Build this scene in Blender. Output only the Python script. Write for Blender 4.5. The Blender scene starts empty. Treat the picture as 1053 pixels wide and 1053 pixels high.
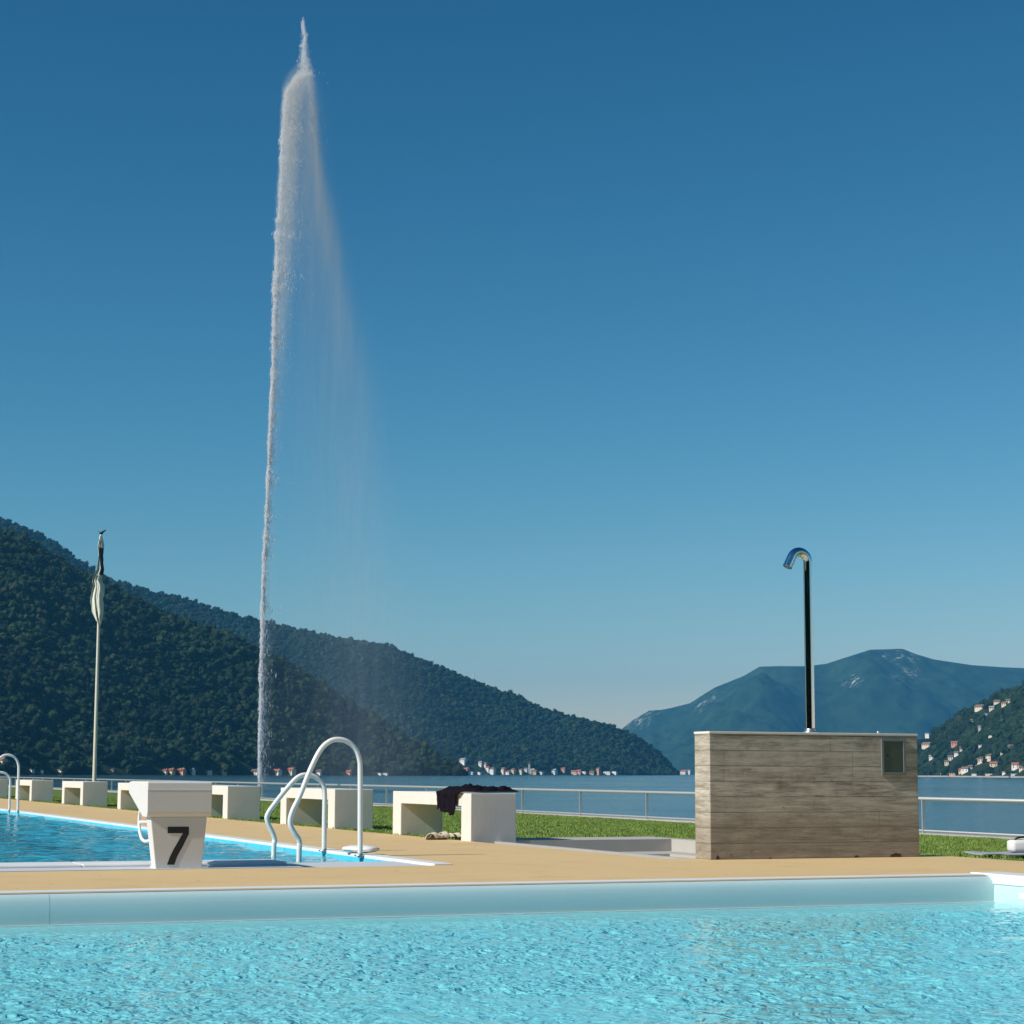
import bpy, bmesh, math, random
import numpy as np
from mathutils import Vector, Matrix
from mathutils.bvhtree import BVHTree
R = math.radians
random.seed(7); rng = np.random.default_rng(7)
sc = bpy.context.scene
COL = sc.collection

# ------------------------------------------------------------------ camera
F = 2040.0; CH = 0.65; PITCH = math.atan(268.4/F); ROLL = 0.004
fw = Vector((0, math.cos(PITCH), math.sin(PITCH))); up0 = Vector((0, -math.sin(PITCH), math.cos(PITCH))); rt0 = Vector((1, 0, 0))
rt = rt0*math.cos(ROLL) + up0*math.sin(ROLL); up = up0*math.cos(ROLL) - rt0*math.sin(ROLL)
CAM = Vector((0, 0, CH))
cd = bpy.data.cameras.new('camera'); cam = bpy.data.objects.new('camera', cd); COL.objects.link(cam)
m = Matrix.Identity(4)
for i in range(3):
    m[i][0] = rt[i]; m[i][1] = up[i]; m[i][2] = -fw[i]; m[i][3] = CAM[i]
cam.matrix_world = m
cd.sensor_width = 36; cd.lens = F/1053*36; cd.clip_start = 0.05; cd.clip_end = 40000
sc.camera = cam
def ray(x, y): return (rt*((x-526.5)/F) + up*((526.5-y)/F) + fw).normalized()
def G(x, y, z=0.0):
    d = ray(x, y); t = (z-CH)/d.z; return CAM + d*t
def at(x, y, D):
    d = ray(x, y); return CAM + d*(D/d.y)
def proj(p):
    q = Vector(p)-CAM; w = q.dot(fw); return (526.5+F*q.dot(rt)/w, 526.5-F*q.dot(up)/w)
TH = R(22.3); E1 = Vector((math.cos(TH), math.sin(TH), 0)); E2 = Vector((-math.sin(TH), math.cos(TH), 0))
def UV(p): return p.dot(E1), p.dot(E2)
def W(u, v, z=0.0): return E1*u + E2*v + Vector((0, 0, z))
def onv(x, y, v):            # pixel ray onto the vertical plane of constant v
    d = ray(x, y); t = (v-CAM.dot(E2))/d.dot(E2); p = CAM+d*t; return p.dot(E1), p.z

# ------------------------------------------------------------------ node helpers
class N:
    def __init__(s, nt): s.nt = nt; s.n = nt.nodes; s.l = nt.links
    def add(s, t, **kw):
        n = s.n.new(t)
        for k, v in kw.items():
            if k.startswith('i_'):
                key = k[2:]; key = int(key) if key.isdigit() else key.replace('_', ' ')
                s.set(n.inputs[key], v)
            else: setattr(n, k, v)
        return n
    def set(s, inp, v):
        if hasattr(v, 'is_output'): s.l.new(v, inp)
        else: inp.default_value = v
    def math(s, op, a, b=None, c=None, clamp=False):
        n = s.n.new('ShaderNodeMath'); n.operation = op; n.use_clamp = clamp
        s.set(n.inputs[0], a)
        if b is not None: s.set(n.inputs[1], b)
        if c is not None: s.set(n.inputs[2], c)
        return n.outputs[0]
    def noise(s, vec, scale, detail=4, rough=0.55, dist=0.0):
        n = s.n.new('ShaderNodeTexNoise'); s.l.new(vec, n.inputs['Vector'])
        n.inputs['Scale'].default_value = scale; n.inputs['Detail'].default_value = detail
        n.inputs['Roughness'].default_value = rough; n.inputs['Distortion'].default_value = dist
        return n.outputs[0]
    def ramp(s, fac, stops):
        n = s.n.new('ShaderNodeValToRGB'); s.l.new(fac, n.inputs[0]); e = n.color_ramp.elements
        while len(e) < len(stops): e.new(0.5)
        for q, (p, c) in zip(e, stops):
            q.position = p; q.color = (*c, 1) if len(c) == 3 else c
        return n.outputs[0]
    def mix(s, fac, a, b):
        n = s.n.new('ShaderNodeMix'); n.data_type = 'RGBA'; s.set(n.inputs[0], fac)
        s.set(n.inputs[6], a if hasattr(a, 'is_output') else (*a, 1)); s.set(n.inputs[7], b if hasattr(b, 'is_output') else (*b, 1))
        return n.outputs[2]
    def coord(s, kind='Object', scale=None):
        t = s.n.new('ShaderNodeTexCoord').outputs[kind]
        if scale:
            mp = s.n.new('ShaderNodeMapping'); s.l.new(t, mp.inputs[0]); mp.inputs['Scale'].default_value = scale; return mp.outputs[0]
        return t
    def bump(s, h, strength, dist):
        b = s.n.new('ShaderNodeBump'); s.l.new(h, b.inputs['Height']); b.inputs['Strength'].default_value = strength
        b.inputs['Distance'].default_value = dist; return b.outputs[0]
def mat(name):
    M = bpy.data.materials.new(name); M.use_nodes = True; n = N(M.node_tree)
    p = M.node_tree.nodes['Principled BSDF']; return M, n, p
def simple(name, col, rough=0.6, metal=0.0, var=0.12, scale=8, bump=0.0, bscale=60, bdist=0.004, spec=None):
    M, n, p = mat(name); co = n.coord()
    c1 = tuple(c*(1-var) for c in col); c2 = tuple(min(1, c*(1+var)) for c in col)
    n.l.new(n.mix(n.noise(co, scale, 5), c1, c2), p.inputs['Base Color'])
    p.inputs['Roughness'].default_value = rough; p.inputs['Metallic'].default_value = metal
    if spec is not None: p.inputs['Specular IOR Level'].default_value = spec
    if bump: n.l.new(n.bump(n.noise(co, bscale, 3), bump, bdist), p.inputs['Normal'])
    return M

# ------------------------------------------------------------------ object helpers
def link(o, parent=None):
    COL.objects.link(o)
    if parent is not None: o.parent = parent
    return o
def tag(o, label=None, cat=None, group=None, kind=None):
    if label: o['label'] = label
    if cat: o['category'] = cat
    if group: o['group'] = group
    if kind: o['kind'] = kind
    return o
def empty(name, loc=(0, 0, 0), rz=0.0):
    o = bpy.data.objects.new(name, None); o.location = loc; o.rotation_euler = (0, 0, rz); o.empty_display_size = .1
    return link(o)
def bobj(name, bm, M, parent=None, smooth=False):
    me = bpy.data.meshes.new(name); bm.normal_update(); bm.to_mesh(me); bm.free()
    if smooth:
        for f in me.polygons: f.use_smooth = True
    for mm in (M if isinstance(M, (list, tuple)) else [M]): me.materials.append(mm)
    return link(bpy.data.objects.new(name, me), parent)
def box(bm, p0, p1, fn=None, bevel=0.0, mi=0):
    x0, y0, z0 = p0; x1, y1, z1 = p1
    vs = [bm.verts.new((x, y, z)) for x in (x0, x1) for y in (y0, y1) for z in (z0, z1)]
    q = [(0, 1, 3, 2), (4, 6, 7, 5), (0, 4, 5, 1), (2, 3, 7, 6), (0, 2, 6, 4), (1, 5, 7, 3)]
    fs = [bm.faces.new([vs[i] for i in f]) for f in q]
    for f in fs: f.material_index = mi
    if bevel:
        es = list({e for f in fs for e in f.edges})
        r = bmesh.ops.bevel(bm, geom=es, offset=bevel, segments=2, profile=.6, affect='EDGES')
        vs = list({v for f in r['faces'] for v in f.verts} | {v for v in vs if v.is_valid})
    if fn:
        for v in vs: v.co = fn(v.co)
    return vs
def prism(bm, pts, fn0, fn1, mi=0):       # closed outline extruded between two maps
    a = [bm.verts.new(fn0(p)) for p in pts]; b = [bm.verts.new(fn1(p)) for p in pts]; n = len(pts)
    for i in range(n):
        f = bm.faces.new((a[i], a[(i+1) % n], b[(i+1) % n], b[i])); f.material_index = mi
    for f in (bm.faces.new(list(reversed(a))), bm.faces.new(b)): f.material_index = mi
def smoothpath(pts, k=6):
    P = [Vector(p) for p in pts]; out = []
    for i in range(len(P)-1):
        p0 = P[max(i-1, 0)]; p1 = P[i]; p2 = P[i+1]; p3 = P[min(i+2, len(P)-1)]
        for j in range(k):
            t = j/k; out.append(.5*((2*p1)+(p2-p0)*t+(2*p0-5*p1+4*p2-p3)*t*t+(3*p1-p0-3*p2+p3)*t**3))
    out.append(P[-1]); return out
def tube(bm, pts, r, seg=12, cap=True, mi=0):
    P = [Vector(p) for p in pts]; rings = []
    t0 = (P[1]-P[0]).normalized(); ref = Vector((0, 0, 1)) if abs(t0.z) < .9 else Vector((1, 0, 0)); a = t0.cross(ref).normalized()
    for i, p in enumerate(P):
        t = (P[min(i+1, len(P)-1)]-P[max(i-1, 0)]).normalized(); a = (a-t*a.dot(t)).normalized(); b = t.cross(a)
        rr = r[i] if isinstance(r, (list, tuple)) else r
        rings.append([bm.verts.new(p+(a*math.cos(2*math.pi*k/seg)+b*math.sin(2*math.pi*k/seg))*rr) for k in range(seg)])
    for i in range(len(rings)-1):
        for k in range(seg):
            f = bm.faces.new((rings[i][k], rings[i][(k+1) % seg], rings[i+1][(k+1) % seg], rings[i+1][k])); f.smooth = True; f.material_index = mi
    if cap:
        bm.faces.new(list(reversed(rings[0]))).material_index = mi; bm.faces.new(rings[-1]).material_index = mi
def grid_mesh(name, X, Y, Z, M, parent=None, smooth=True, attrs=None):
    ny, nx = X.shape; co = np.stack([X, Y, Z], -1).reshape(-1, 3).astype(np.float32)
    i = np.arange(ny-1)[:, None]*nx+np.arange(nx-1)[None, :]
    q = np.stack([i, i+1, i+nx+1, i+nx], -1).reshape(-1, 4).astype(np.int32)
    me = bpy.data.meshes.new(name); me.vertices.add(len(co)); me.vertices.foreach_set('co', co.ravel())
    me.loops.add(q.size); me.loops.foreach_set('vertex_index', q.ravel())
    me.polygons.add(len(q)); me.polygons.foreach_set('loop_start', np.arange(0, q.size, 4, dtype=np.int32)); me.polygons.foreach_set('loop_total', np.full(len(q), 4, dtype=np.int32))
    me.update(calc_edges=True)
    me.polygons.foreach_set('use_smooth', np.full(len(q), smooth))
    for k, a in (attrs or {}).items():
        at_ = me.attributes.new(k, 'FLOAT', 'POINT'); at_.data.foreach_set('value', a.ravel().astype(np.float32))
    me.materials.append(M); return link(bpy.data.objects.new(name, me), parent)
def vnoise(x, y, seed=0, octaves=4, rough=.5):   # value noise
    out = np.zeros_like(x, dtype=float); amp = 1; tot = 0
    for o in range(octaves):
        xi = np.floor(x).astype(np.int64); yi = np.floor(y).astype(np.int64); fx = x-xi; fy = y-yi
        fx = fx*fx*(3-2*fx); fy = fy*fy*(3-2*fy)
        def h(a, b):
            n = (a*374761393+b*668265263+(seed+o)*974711) & 0x7fffffff; n = ((n ^ (n >> 13))*1274126177) & 0x7fffffff
            return ((n ^ (n >> 16)) & 0xffff)/65535.0
        v = (h(xi, yi)*(1-fx)+h(xi+1, yi)*fx)*(1-fy)+(h(xi, yi+1)*(1-fx)+h(xi+1, yi+1)*fx)*fy
        out += amp*(v*2-1); tot += amp; amp *= rough; x = x*2.03+17.1; y = y*2.03+9.7
    return out/tot

# instancing for uncountable stuff
def protocol(name, objs):
    c = bpy.data.collections.new(name)
    for o in objs:
        COL.objects.unlink(o); c.objects.link(o)
    return c
def scatter(name, pts, scl, rot, coll, label, cat):
    me = bpy.data.meshes.new(name); n = len(pts); me.vertices.add(n); me.vertices.foreach_set('co', np.asarray(pts, np.float32).ravel())
    a = me.attributes.new('scl', 'FLOAT_VECTOR', 'POINT'); a.data.foreach_set('vector', np.asarray(scl, np.float32).ravel())
    a = me.attributes.new('rot', 'FLOAT_VECTOR', 'POINT'); a.data.foreach_set('vector', np.asarray(rot, np.float32).ravel())
    o = link(bpy.data.objects.new(name, me))
    g = bpy.data.node_groups.new(name+'_scatter', 'GeometryNodeTree')
    g.interface.new_socket('Geometry', in_out='INPUT', socket_type='NodeSocketGeometry'); g.interface.new_socket('Geometry', in_out='OUTPUT', socket_type='NodeSocketGeometry')
    gi = g.nodes.new('NodeGroupInput'); go = g.nodes.new('NodeGroupOutput'); ip = g.nodes.new('GeometryNodeInstanceOnPoints')
    ci = g.nodes.new('GeometryNodeCollectionInfo'); ci.inputs[0].default_value = coll; ci.inputs['Separate Children'].default_value = True; ci.inputs['Reset Children'].default_value = True
    ip.inputs['Pick Instance'].default_value = True
    na = g.nodes.new('GeometryNodeInputNamedAttribute'); na.data_type = 'FLOAT_VECTOR'; na.inputs[0].default_value = 'scl'
    nb = g.nodes.new('GeometryNodeInputNamedAttribute'); nb.data_type = 'FLOAT_VECTOR'; nb.inputs[0].default_value = 'rot'
    g.links.new(gi.outputs[0], ip.inputs['Points']); g.links.new(ci.outputs[0], ip.inputs['Instance'])
    g.links.new(na.outputs['Attribute'], ip.inputs['Scale'])
    er = g.nodes.new('FunctionNodeEulerToRotation'); g.links.new(nb.outputs['Attribute'], er.inputs[0]); g.links.new(er.outputs[0], ip.inputs['Rotation'])
    g.links.new(ip.outputs[0], go.inputs[0])
    o.modifiers.new('scatter', 'NODES').node_group = g
    tag(o, label, cat, kind='stuff'); return o

# ------------------------------------------------------------------ light
SUN_H = Vector((-.890, -.456, 0)).normalized(); SUN_EL = R(37)
S = SUN_H*math.cos(SUN_EL)+Vector((0, 0, math.sin(SUN_EL)))
ld = bpy.data.lights.new('sun', 'SUN'); ld.energy = 4.9; ld.angle = R(.5); ld.color = (1, .95, .87)
lo = link(bpy.data.objects.new('sun', ld)); lo.rotation_euler = S.to_track_quat('Z', 'Y').to_euler()
wd = bpy.data.worlds.new('World'); sc.world = wd; wd.use_nodes = True; wn = N(wd.node_tree)
sky = wn.add('ShaderNodeTexSky', sky_type='NISHITA', sun_disc=False)
sky.sun_elevation = SUN_EL; sky.sun_rotation = math.atan2(SUN_H.x, SUN_H.y) % (2*math.pi)
sky.altitude = 300; sky.air_density = 1.0; sky.dust_density = .15; sky.ozone_density = 3.0
bg = wd.node_tree.nodes['Background']; # the clear, deep blue of the day: steeper horizon-to-zenith gradient than the stock sky
sp3 = wn.add('ShaderNodeSeparateColor'); wn.l.new(sky.outputs[0], sp3.inputs[0]); cb3 = wn.add('ShaderNodeCombineColor')
for k_, (g_, m_) in enumerate(((2.1, .170), (1.42, .515), (1.32, .57))):
    v_ = wn.math('MINIMUM', sp3.outputs[k_], 9.0); wn.l.new(wn.math('MULTIPLY', wn.math('POWER', v_, g_), m_), cb3.inputs[k_])
wn.l.new(cb3.outputs[0], bg.inputs[0]); bg.inputs[1].default_value = 0.075
sc.view_settings.view_transform = 'Standard'; sc.view_settings.look = 'None'; sc.view_settings.exposure = .12; sc.view_settings.gamma = 1
sc.render.engine = 'CYCLES'; cy = sc.cycles; cy.max_bounces = 10; cy.transparent_max_bounces = 16; cy.transmission_bounces = 8; cy.volume_bounces = 0
cy.caustics_refractive = True; cy.caustics_reflective = False; cy.sample_clamp_indirect = 4; cy.use_denoising = True; cy.blur_glossy = 0.3
cy.volume_step_rate = 1.0; cy.volume_max_steps = 256

# ------------------------------------------------------------------ key layout (u right along the shower wall, v away along the pool side)
V_NP = UV(G(0, 920))[1]*.5+UV(G(1018, 900))[1]*.5      # edge of the near pool
U_NP = UV(G(1021, 900))[0]
UA, VA = UV(G(457, 891.3))                              # right corner of the big pool
V_BP = (VA+UV(G(0, 895))[1])*.5
uw0, vw0 = UV(G(732, 884.3)); uw1, vw1 = UV(G(944.5, 881)); V_W = (vw0+vw1)/2
ub, vb = UV(G(484, 865.3))                              # near corner of the first bench
U_GR = ub+.02; U_GR2 = 9.42
U_RAIL = 19.1; Z_RAIL = -.35; Z_LAKE = -2.0
U_P1 = UV(G(690, 863.2))[0]; V_P1 = UV(G(690, 863.2))[1]
print('layout', V_NP, U_NP, UA, VA, V_BP, uw0, uw1, V_W, ub, vb, U_P1, V_P1)
BW = .85; WATER_NP = -.168; WATER_BP = -.035

# ------------------------------------------------------------------ materials of the setting
def deck_mat():
    M, n, p = mat('deck_surface'); co = n.coord()
    big = n.noise(co, .6, 4); fine = n.noise(co, 90, 2, .7); mid = n.noise(co, 7, 4)
    c = n.mix(big, (.61, .425, .19), (.69, .49, .235))
    c = n.mix(n.math('MULTIPLY', n.math('GREATER_THAN', fine, .6), .35), c, (.36, .25, .13))
    c = n.mix(n.math('MULTIPLY', mid, .25), c, (.66, .49, .28))
    sp_ = n.noise(co, 11, 1, .5); c = n.mix(n.math('MULTIPLY', n.math('GREATER_THAN', sp_, .765), .7), c, (.22, .16, .09)); st = n.noise(co, 1.7, 5, .7); c = n.mix(n.math('MULTIPLY_ADD', st, 2.2, -1.15, clamp=True), c, (.44, .31, .16))
    n.l.new(c, p.inputs['Base Color']); p.inputs['Roughness'].default_value = .85
    n.l.new(n.bump(fine, .5, .003), p.inputs['Normal']); return M
M_DECK = deck_mat()
M_WHITE = simple('white_coping', (.78, .78, .76), .45, var=.08, scale=3)
M_GREYC = simple('overflow_tile', (.60, .62, .65), .5, var=.1, scale=30, bump=.3)
M_CONC = simple('cast_concrete', (.68, .655, .60), .8, var=.10, scale=6, bump=.35, bscale=45, bdist=.004)
M_PITC = simple('pit_concrete', (.43, .41, .37), .85, var=.15, scale=4, bump=.4)
def grass_mat(nm, a, b, obj_rand=False):
    M, n, p = mat(nm); co = n.coord()
    f = n.noise(co, 1.3, 5, .65); c = n.mix(f, a, b)
    f2 = n.noise(co, 25, 3); c = n.mix(n.math('MULTIPLY', f2, .4), c, tuple(x*1.6 for x in b))
    if obj_rand:
        oi = n.add('ShaderNodeObjectInfo'); c = n.mix(n.math('MULTIPLY', oi.outputs['Random'], .6), c, tuple(x*1.5 for x in b))
    n.l.new(c, p.inputs['Base Color']); p.inputs['Roughness'].default_value = .7; p.inputs['Specular IOR Level'].default_value = .2
    n.l.new(n.bump(f2, .6, .02), p.inputs['Normal']); return M
M_GRASS = grass_mat('lawn_soil', (.09, .14, .03), (.12, .18, .04))
M_BLADE = grass_mat('lawn_blade', (.13, .195, .035), (.17, .245, .055), True)

# ------------------------------------------------------------------ deck (cells in u, v; pools and shower pit left open)
us = [-40, UA, U_NP, uw0, U_GR, U_P1, U_GR2]; us = sorted(set([-40, UA, U_GR, uw0, U_NP, U_P1, U_GR2]))
vs_ = sorted([-14, V_NP, V_BP, V_W, V_W+.27, V_P1, V_BP+50, V_BP+58])
bm = bmesh.new(); cache = {}
def V_(u, v, z=0):
    k = (round(u, 4), round(v, 4), z)
    if k not in cache: cache[k] = bm.verts.new(W(u, v, z))
    return cache[k]
for i in range(len(us)-1):
    for j in range(len(vs_)-1):
        u = (us[i]+us[i+1])/2; v = (vs_[j]+vs_[j+1])/2
        if u < U_NP and v < V_NP: continue
        if u < UA and V_BP < v < V_BP+50: continue
        if u > U_GR and v > V_W+.27: continue
        bm.faces.new((V_(us[i], vs_[j]), V_(us[i+1], vs_[j]), V_(us[i+1], vs_[j+1]), V_(us[i], vs_[j+1])))
tag(bobj('pool_deck', bm, M_DECK), kind='structure')

# lawn: gently sloping to the railing
def lawn_z(u, v):
    t = np.clip((u-U_GR)/(U_RAIL-U_GR), 0, 1); return -.012+Z_RAIL*t**1.3+.02*vnoise(u*.35, v*.35, 3, 3)*np.clip(t*6, 0, 1)
gu = np.linspace(U_GR+.003, U_RAIL, 70); gv = np.linspace(V_W+.273, 150, 300)
def patch(name, gu, gv, hole=None):
    Ug, Vg = np.meshgrid(gu, gv); Z = lawn_z(Ug, Vg)
    return grid_mesh(name, Ug*E1.x+Vg*E2.x, Ug*E1.y+Vg*E2.y, Z, M_GRASS)
tag(patch('lawn', np.linspace(U_GR+.003, U_RAIL, 70), np.linspace(V_P1+.75, 150, 300)), kind='structure')
tag(patch('lawn', np.linspace(U_P1+.16, U_RAIL, 60), np.linspace(V_W+.273, V_P1+.75, 30)), kind='structure')
tag(patch('lawn', np.linspace(U_GR2+.003, U_RAIL, 60), np.linspace(-14, V_W+.273, 120)), kind='structure')
# land on our side, below everything, reaching far behind the camera
bm = bmesh.new()
for (a, b, c, d) in ((-2500, U_RAIL+.25, -2500, -14), (-2500, -40, -14, 1100)):
    q = [W(a, c, -.06), W(b, c, -.06), W(b, d, -.06), W(a, d, -.06)]
    bm.faces.new([bm.verts.new(x) for x in q])
q = [W(-40, V_BP+58, -.06), W(U_GR, V_BP+58, -.06), W(U_GR, 150, -.06), W(-40, 150, -.06)]; bm.faces.new([bm.verts.new(x) for x in q])
tag(bobj('ground', bm, M_GRASS), kind='structure')
# quay wall under the railing, dropping to the lake
bm = bmesh.new(); box(bm, (U_RAIL-.12, -60, -3), (U_RAIL+.28, 150, Z_RAIL+.035), fn=lambda c: W(c.x, c.y, c.z))
box(bm, (U_RAIL-60, 150, -3), (U_RAIL+.28, 150.5, Z_RAIL+.03), fn=lambda c: W(c.x, c.y, c.z))
tag(bobj('quay_wall', bm, M_PITC), 'long low concrete quay wall edging the lawn under the lakeside railing', 'wall')

# shower pit: sunk terraces behind the shower wall
bm = bmesh.new(); fn = lambda c: W(c.x, c.y, c.z)
vp0 = V_W+.273
box(bm, (uw0, V_P1, -.6), (U_P1+.155, V_P1+.745, .004), fn)             # back rim
box(bm, (U_P1+.003, vp0, -.6), (U_P1+.155, V_P1-.003, .004), fn)          # right rim
box(bm, (uw0+.02, V_P1-.62, -.6), (U_P1, V_P1-.003, -.115), fn)           # upper terrace
box(bm, (U_P1-.33, vp0, -.6), (U_P1, V_P1-.623, -.112), fn)
box(bm, (uw0+.02, vp0, -.6), (U_P1-.333, V_P1-.623, -.27), fn)           # floor
box(bm, (uw0-.05, vp0, -.6), (uw0+.017, V_P1-.003, -.003), fn)
tag(bobj('shower_pit', bm, M_PITC), kind='structure')

# ------------------------------------------------------------------ water
def wave(X, Y, lo, hi, n, slope, seed, aniso=0.0, dirn=0.0):
    r = np.random.default_rng(seed); Z = np.zeros_like(X)
    for i in range(n):
        L = lo*(hi/lo)**r.random(); k = 2*np.pi/L; a = r.random()*2*np.pi if r.random() > aniso else dirn+r.normal()*.5
        Z += slope/math.sqrt(n)*1.414/k*np.sin(k*(X*math.cos(a)+Y*math.sin(a))+r.random()*6.283)*(.6+.8*r.random())
    return Z
def water_mat(name, tint, body, wbody=.55, ior=1.2, bstr=.6, calm_v=1000.0, transp=.5):
    # clear water with a diffuse body colour standing in for caustic sparkle, shaded by each ripple
    M = bpy.data.materials.new(name); M.use_nodes = True; n = N(M.node_tree); n.n.clear()
    out = n.add('ShaderNodeOutputMaterial'); co = n.coord()
    h = n.math('ADD', n.noise(co, 22, 2, .5, .9), n.math('MULTIPLY', n.noise(co, 8.5, 2, .5, 1.2), 1.7))
    sv = n.add('ShaderNodeSeparateXYZ'); n.l.new(co, sv.inputs[0])
    vv = n.math('ADD', n.math('MULTIPLY', sv.outputs[0], E2.x), n.math('MULTIPLY', sv.outputs[1], E2.y))
    lee = n.math('MULTIPLY', n.math('SUBTRACT', calm_v, vv), 1.4); lee = n.math('MINIMUM', n.math('MAXIMUM', lee, .12), 1)   # smoother in the lee of the rim
    gust = n.noise(n.coord('Object', (1, 1, 1)), .8, 3); lee = n.math('MULTIPLY', lee, n.math('MULTIPLY_ADD', gust, 1.6, .1))
    h = n.math('MULTIPLY', h, lee)
    bp = n.bump(h, .25, .006); bs = n.bump(h, 1.0, bstr*.05)
    fr = n.add('ShaderNodeFresnel', i_IOR=ior); n.l.new(bp, fr.inputs['Normal'])
    gl = n.add('ShaderNodeBsdfGlossy'); gl.inputs['Roughness'].default_value = .03; gl.inputs['Color'].default_value = (1, 1, 1, 1); n.l.new(bp, gl.inputs['Normal'])
    rf = n.add('ShaderNodeBsdfRefraction'); rf.inputs['Color'].default_value = (*tint, 1); rf.inputs['IOR'].default_value = 1.33; rf.inputs['Roughness'].default_value = 0
    tr = n.add('ShaderNodeBsdfTransparent'); tr.inputs['Color'].default_value = (*tint, 1)
    df = n.add('ShaderNodeBsdfDiffuse'); df.inputs['Color'].default_value = (*body, 1); n.l.new(bs, df.inputs['Normal'])
    m0 = n.add('ShaderNodeMixShader'); m0.inputs[0].default_value = transp; n.l.new(rf.outputs[0], m0.inputs[1]); n.l.new(tr.outputs[0], m0.inputs[2])
    m1 = n.add('ShaderNodeMixShader'); m1.inputs[0].default_value = wbody; n.l.new(m0.outputs[0], m1.inputs[1]); n.l.new(df.outputs[0], m1.inputs[2])
    m2 = n.add('ShaderNodeMixShader'); n.l.new(fr.outputs[0], m2.inputs[0]); n.l.new(m1.outputs[0], m2.inputs[1]); n.l.new(gl.outputs[0], m2.inputs[2])
    n.l.new(m2.outputs[0], out.inputs[0]); return M
M_WNP = water_mat('near_pool_water', (.90, 1.0, 1.0), (.30, .95, 1.0), .63, 1.22, .62, calm_v=V_NP-.25)
M_WBP = water_mat('big_pool_water', (.78, .97, 1.0), (.05, .52, .68), .22, 1.09, .8, transp=.5)
# near pool water, real waves
gu = np.arange(-6.5, U_NP+.06, .016); gv = np.arange(3.2, V_NP+.03, .016)
Ug, Vg = np.meshgrid(gu, gv)
calm = np.clip((V_NP-Vg)/.9, .25, 1)
Zw = (wave(Ug, Vg, .055, .15, 50, .15, 1)+wave(Ug, Vg, .18, .8, 24, .05, 2))*calm*(.8+.5*vnoise(Ug*.7, Vg*.7, 8, 2))
tag(grid_mesh('pool_water', Ug*E1.x+Vg*E2.x, Ug*E1.y+Vg*E2.y, WATER_NP+Zw, M_WNP), kind='structure')
gu = np.linspace(-30, -6.5, 40); gv2 = np.linspace(-14, V_NP+.03, 60)
bm = bmesh.new()
for (a, b, c, d) in ((-40, -6.5, -14, V_NP+.03), (-6.5, U_NP+.06, -14, 3.2)):
    bm.faces.new([bm.verts.new(W(x, y, WATER_NP)) for x, y in ((a, c), (b, c), (b, d), (a, d))])
tag(bobj('pool_water', bm, M_WNP), kind='structure')
# big pool water
v0 = V_BP+BW-.02
gu = np.arange(-9, UA-.02, .045); gv = np.arange(v0, 40, .045); Ug, Vg = np.meshgrid(gu, gv)
Zw = wave(Ug, Vg, .16, .5, 40, .06, 5)+wave(Ug, Vg, .5, 2.0, 20, .025, 6)
tag(grid_mesh('pool_water', Ug*E1.x+Vg*E2.x, Ug*E1.y+Vg*E2.y, WATER_BP+Zw, M_WBP), kind='structure')
bm = bmesh.new()
for (a, b, c, d) in ((-40, -9, v0, V_BP+50), (-9, UA-.02, 40, V_BP+50)):
    bm.faces.new([bm.verts.new(W(x, y, WATER_BP)) for x, y in ((a, c), (b, c), (b, d), (a, d))])
tag(bobj('pool_water', bm, M_WBP), kind='structure')
# basins
def tile_mat(name, col, grout, sz):
    M, n, p = mat(name); co = n.coord()
    b = n.add('ShaderNodeTexBrick'); n.l.new(co, b.inputs['Vector']); b.offset = 0
    b.inputs['Scale'].default_value = 1; b.inputs['Brick Width'].default_value = sz; b.inputs['Row Height'].default_value = sz; b.inputs['Mortar Size'].default_value = sz*.03
    b.inputs['Color1'].default_value = (*col, 1); b.inputs['Color2'].default_value = (*[c*.93 for c in col], 1); b.inputs['Mortar'].default_value = (*grout, 1)
    n.l.new(b.outputs[0], p.inputs['Base Color']); p.inputs['Roughness'].default_value = .6; return M
M_TNP = tile_mat('near_pool_liner', (.36, .88, 1.0), (.30, .80, .92), 1.0)
M_TBP = tile_mat('big_pool_tile', (.08, .60, .76), (.06, .5, .66), .5)
M_LINE = simple('lane_line', (.01, .05, .10), .5)
M_DARKR = M_LINE
def basin(name, u0, u1, v0, v1, zf, ztop, M):
    bm = bmesh.new(); P = [(u0, v0), (u1, v0), (u1, v1), (u0, v1)]
    a = [bm.verts.new(W(x, y, zf)) for x, y in P]; b = [bm.verts.new(W(x, y, ztop)) for x, y in P]
    bm.faces.new(a)
    for i in range(4): bm.faces.new((a[(i+1) % 4], a[i], b[i], b[(i+1) % 4]))
    return tag(bobj(name, bm, M), kind='structure')
basin('pool_basin', -40, U_NP+.07, -14, V_NP+.045, -1.25, -.175, M_TNP)
basin('pool_basin', -40, UA-.003, V_BP+BW-.01, V_BP+50, -1.35, -.012, M_TBP)
bm = bmesh.new()
for k in range(8):
    uc = UV(G(183, 893))[0]+.16-2.5*(k-1)+.0
    bm.faces.new([bm.verts.new(W(x, y, -1.346)) for x, y in ((uc-.3, V_BP+1.9), (uc+.3, V_BP+1.9), (uc+.3, V_BP+48), (uc-.3, V_BP+48))])
tag(bobj('lane_markings', bm, M_LINE), kind='structure')

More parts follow.
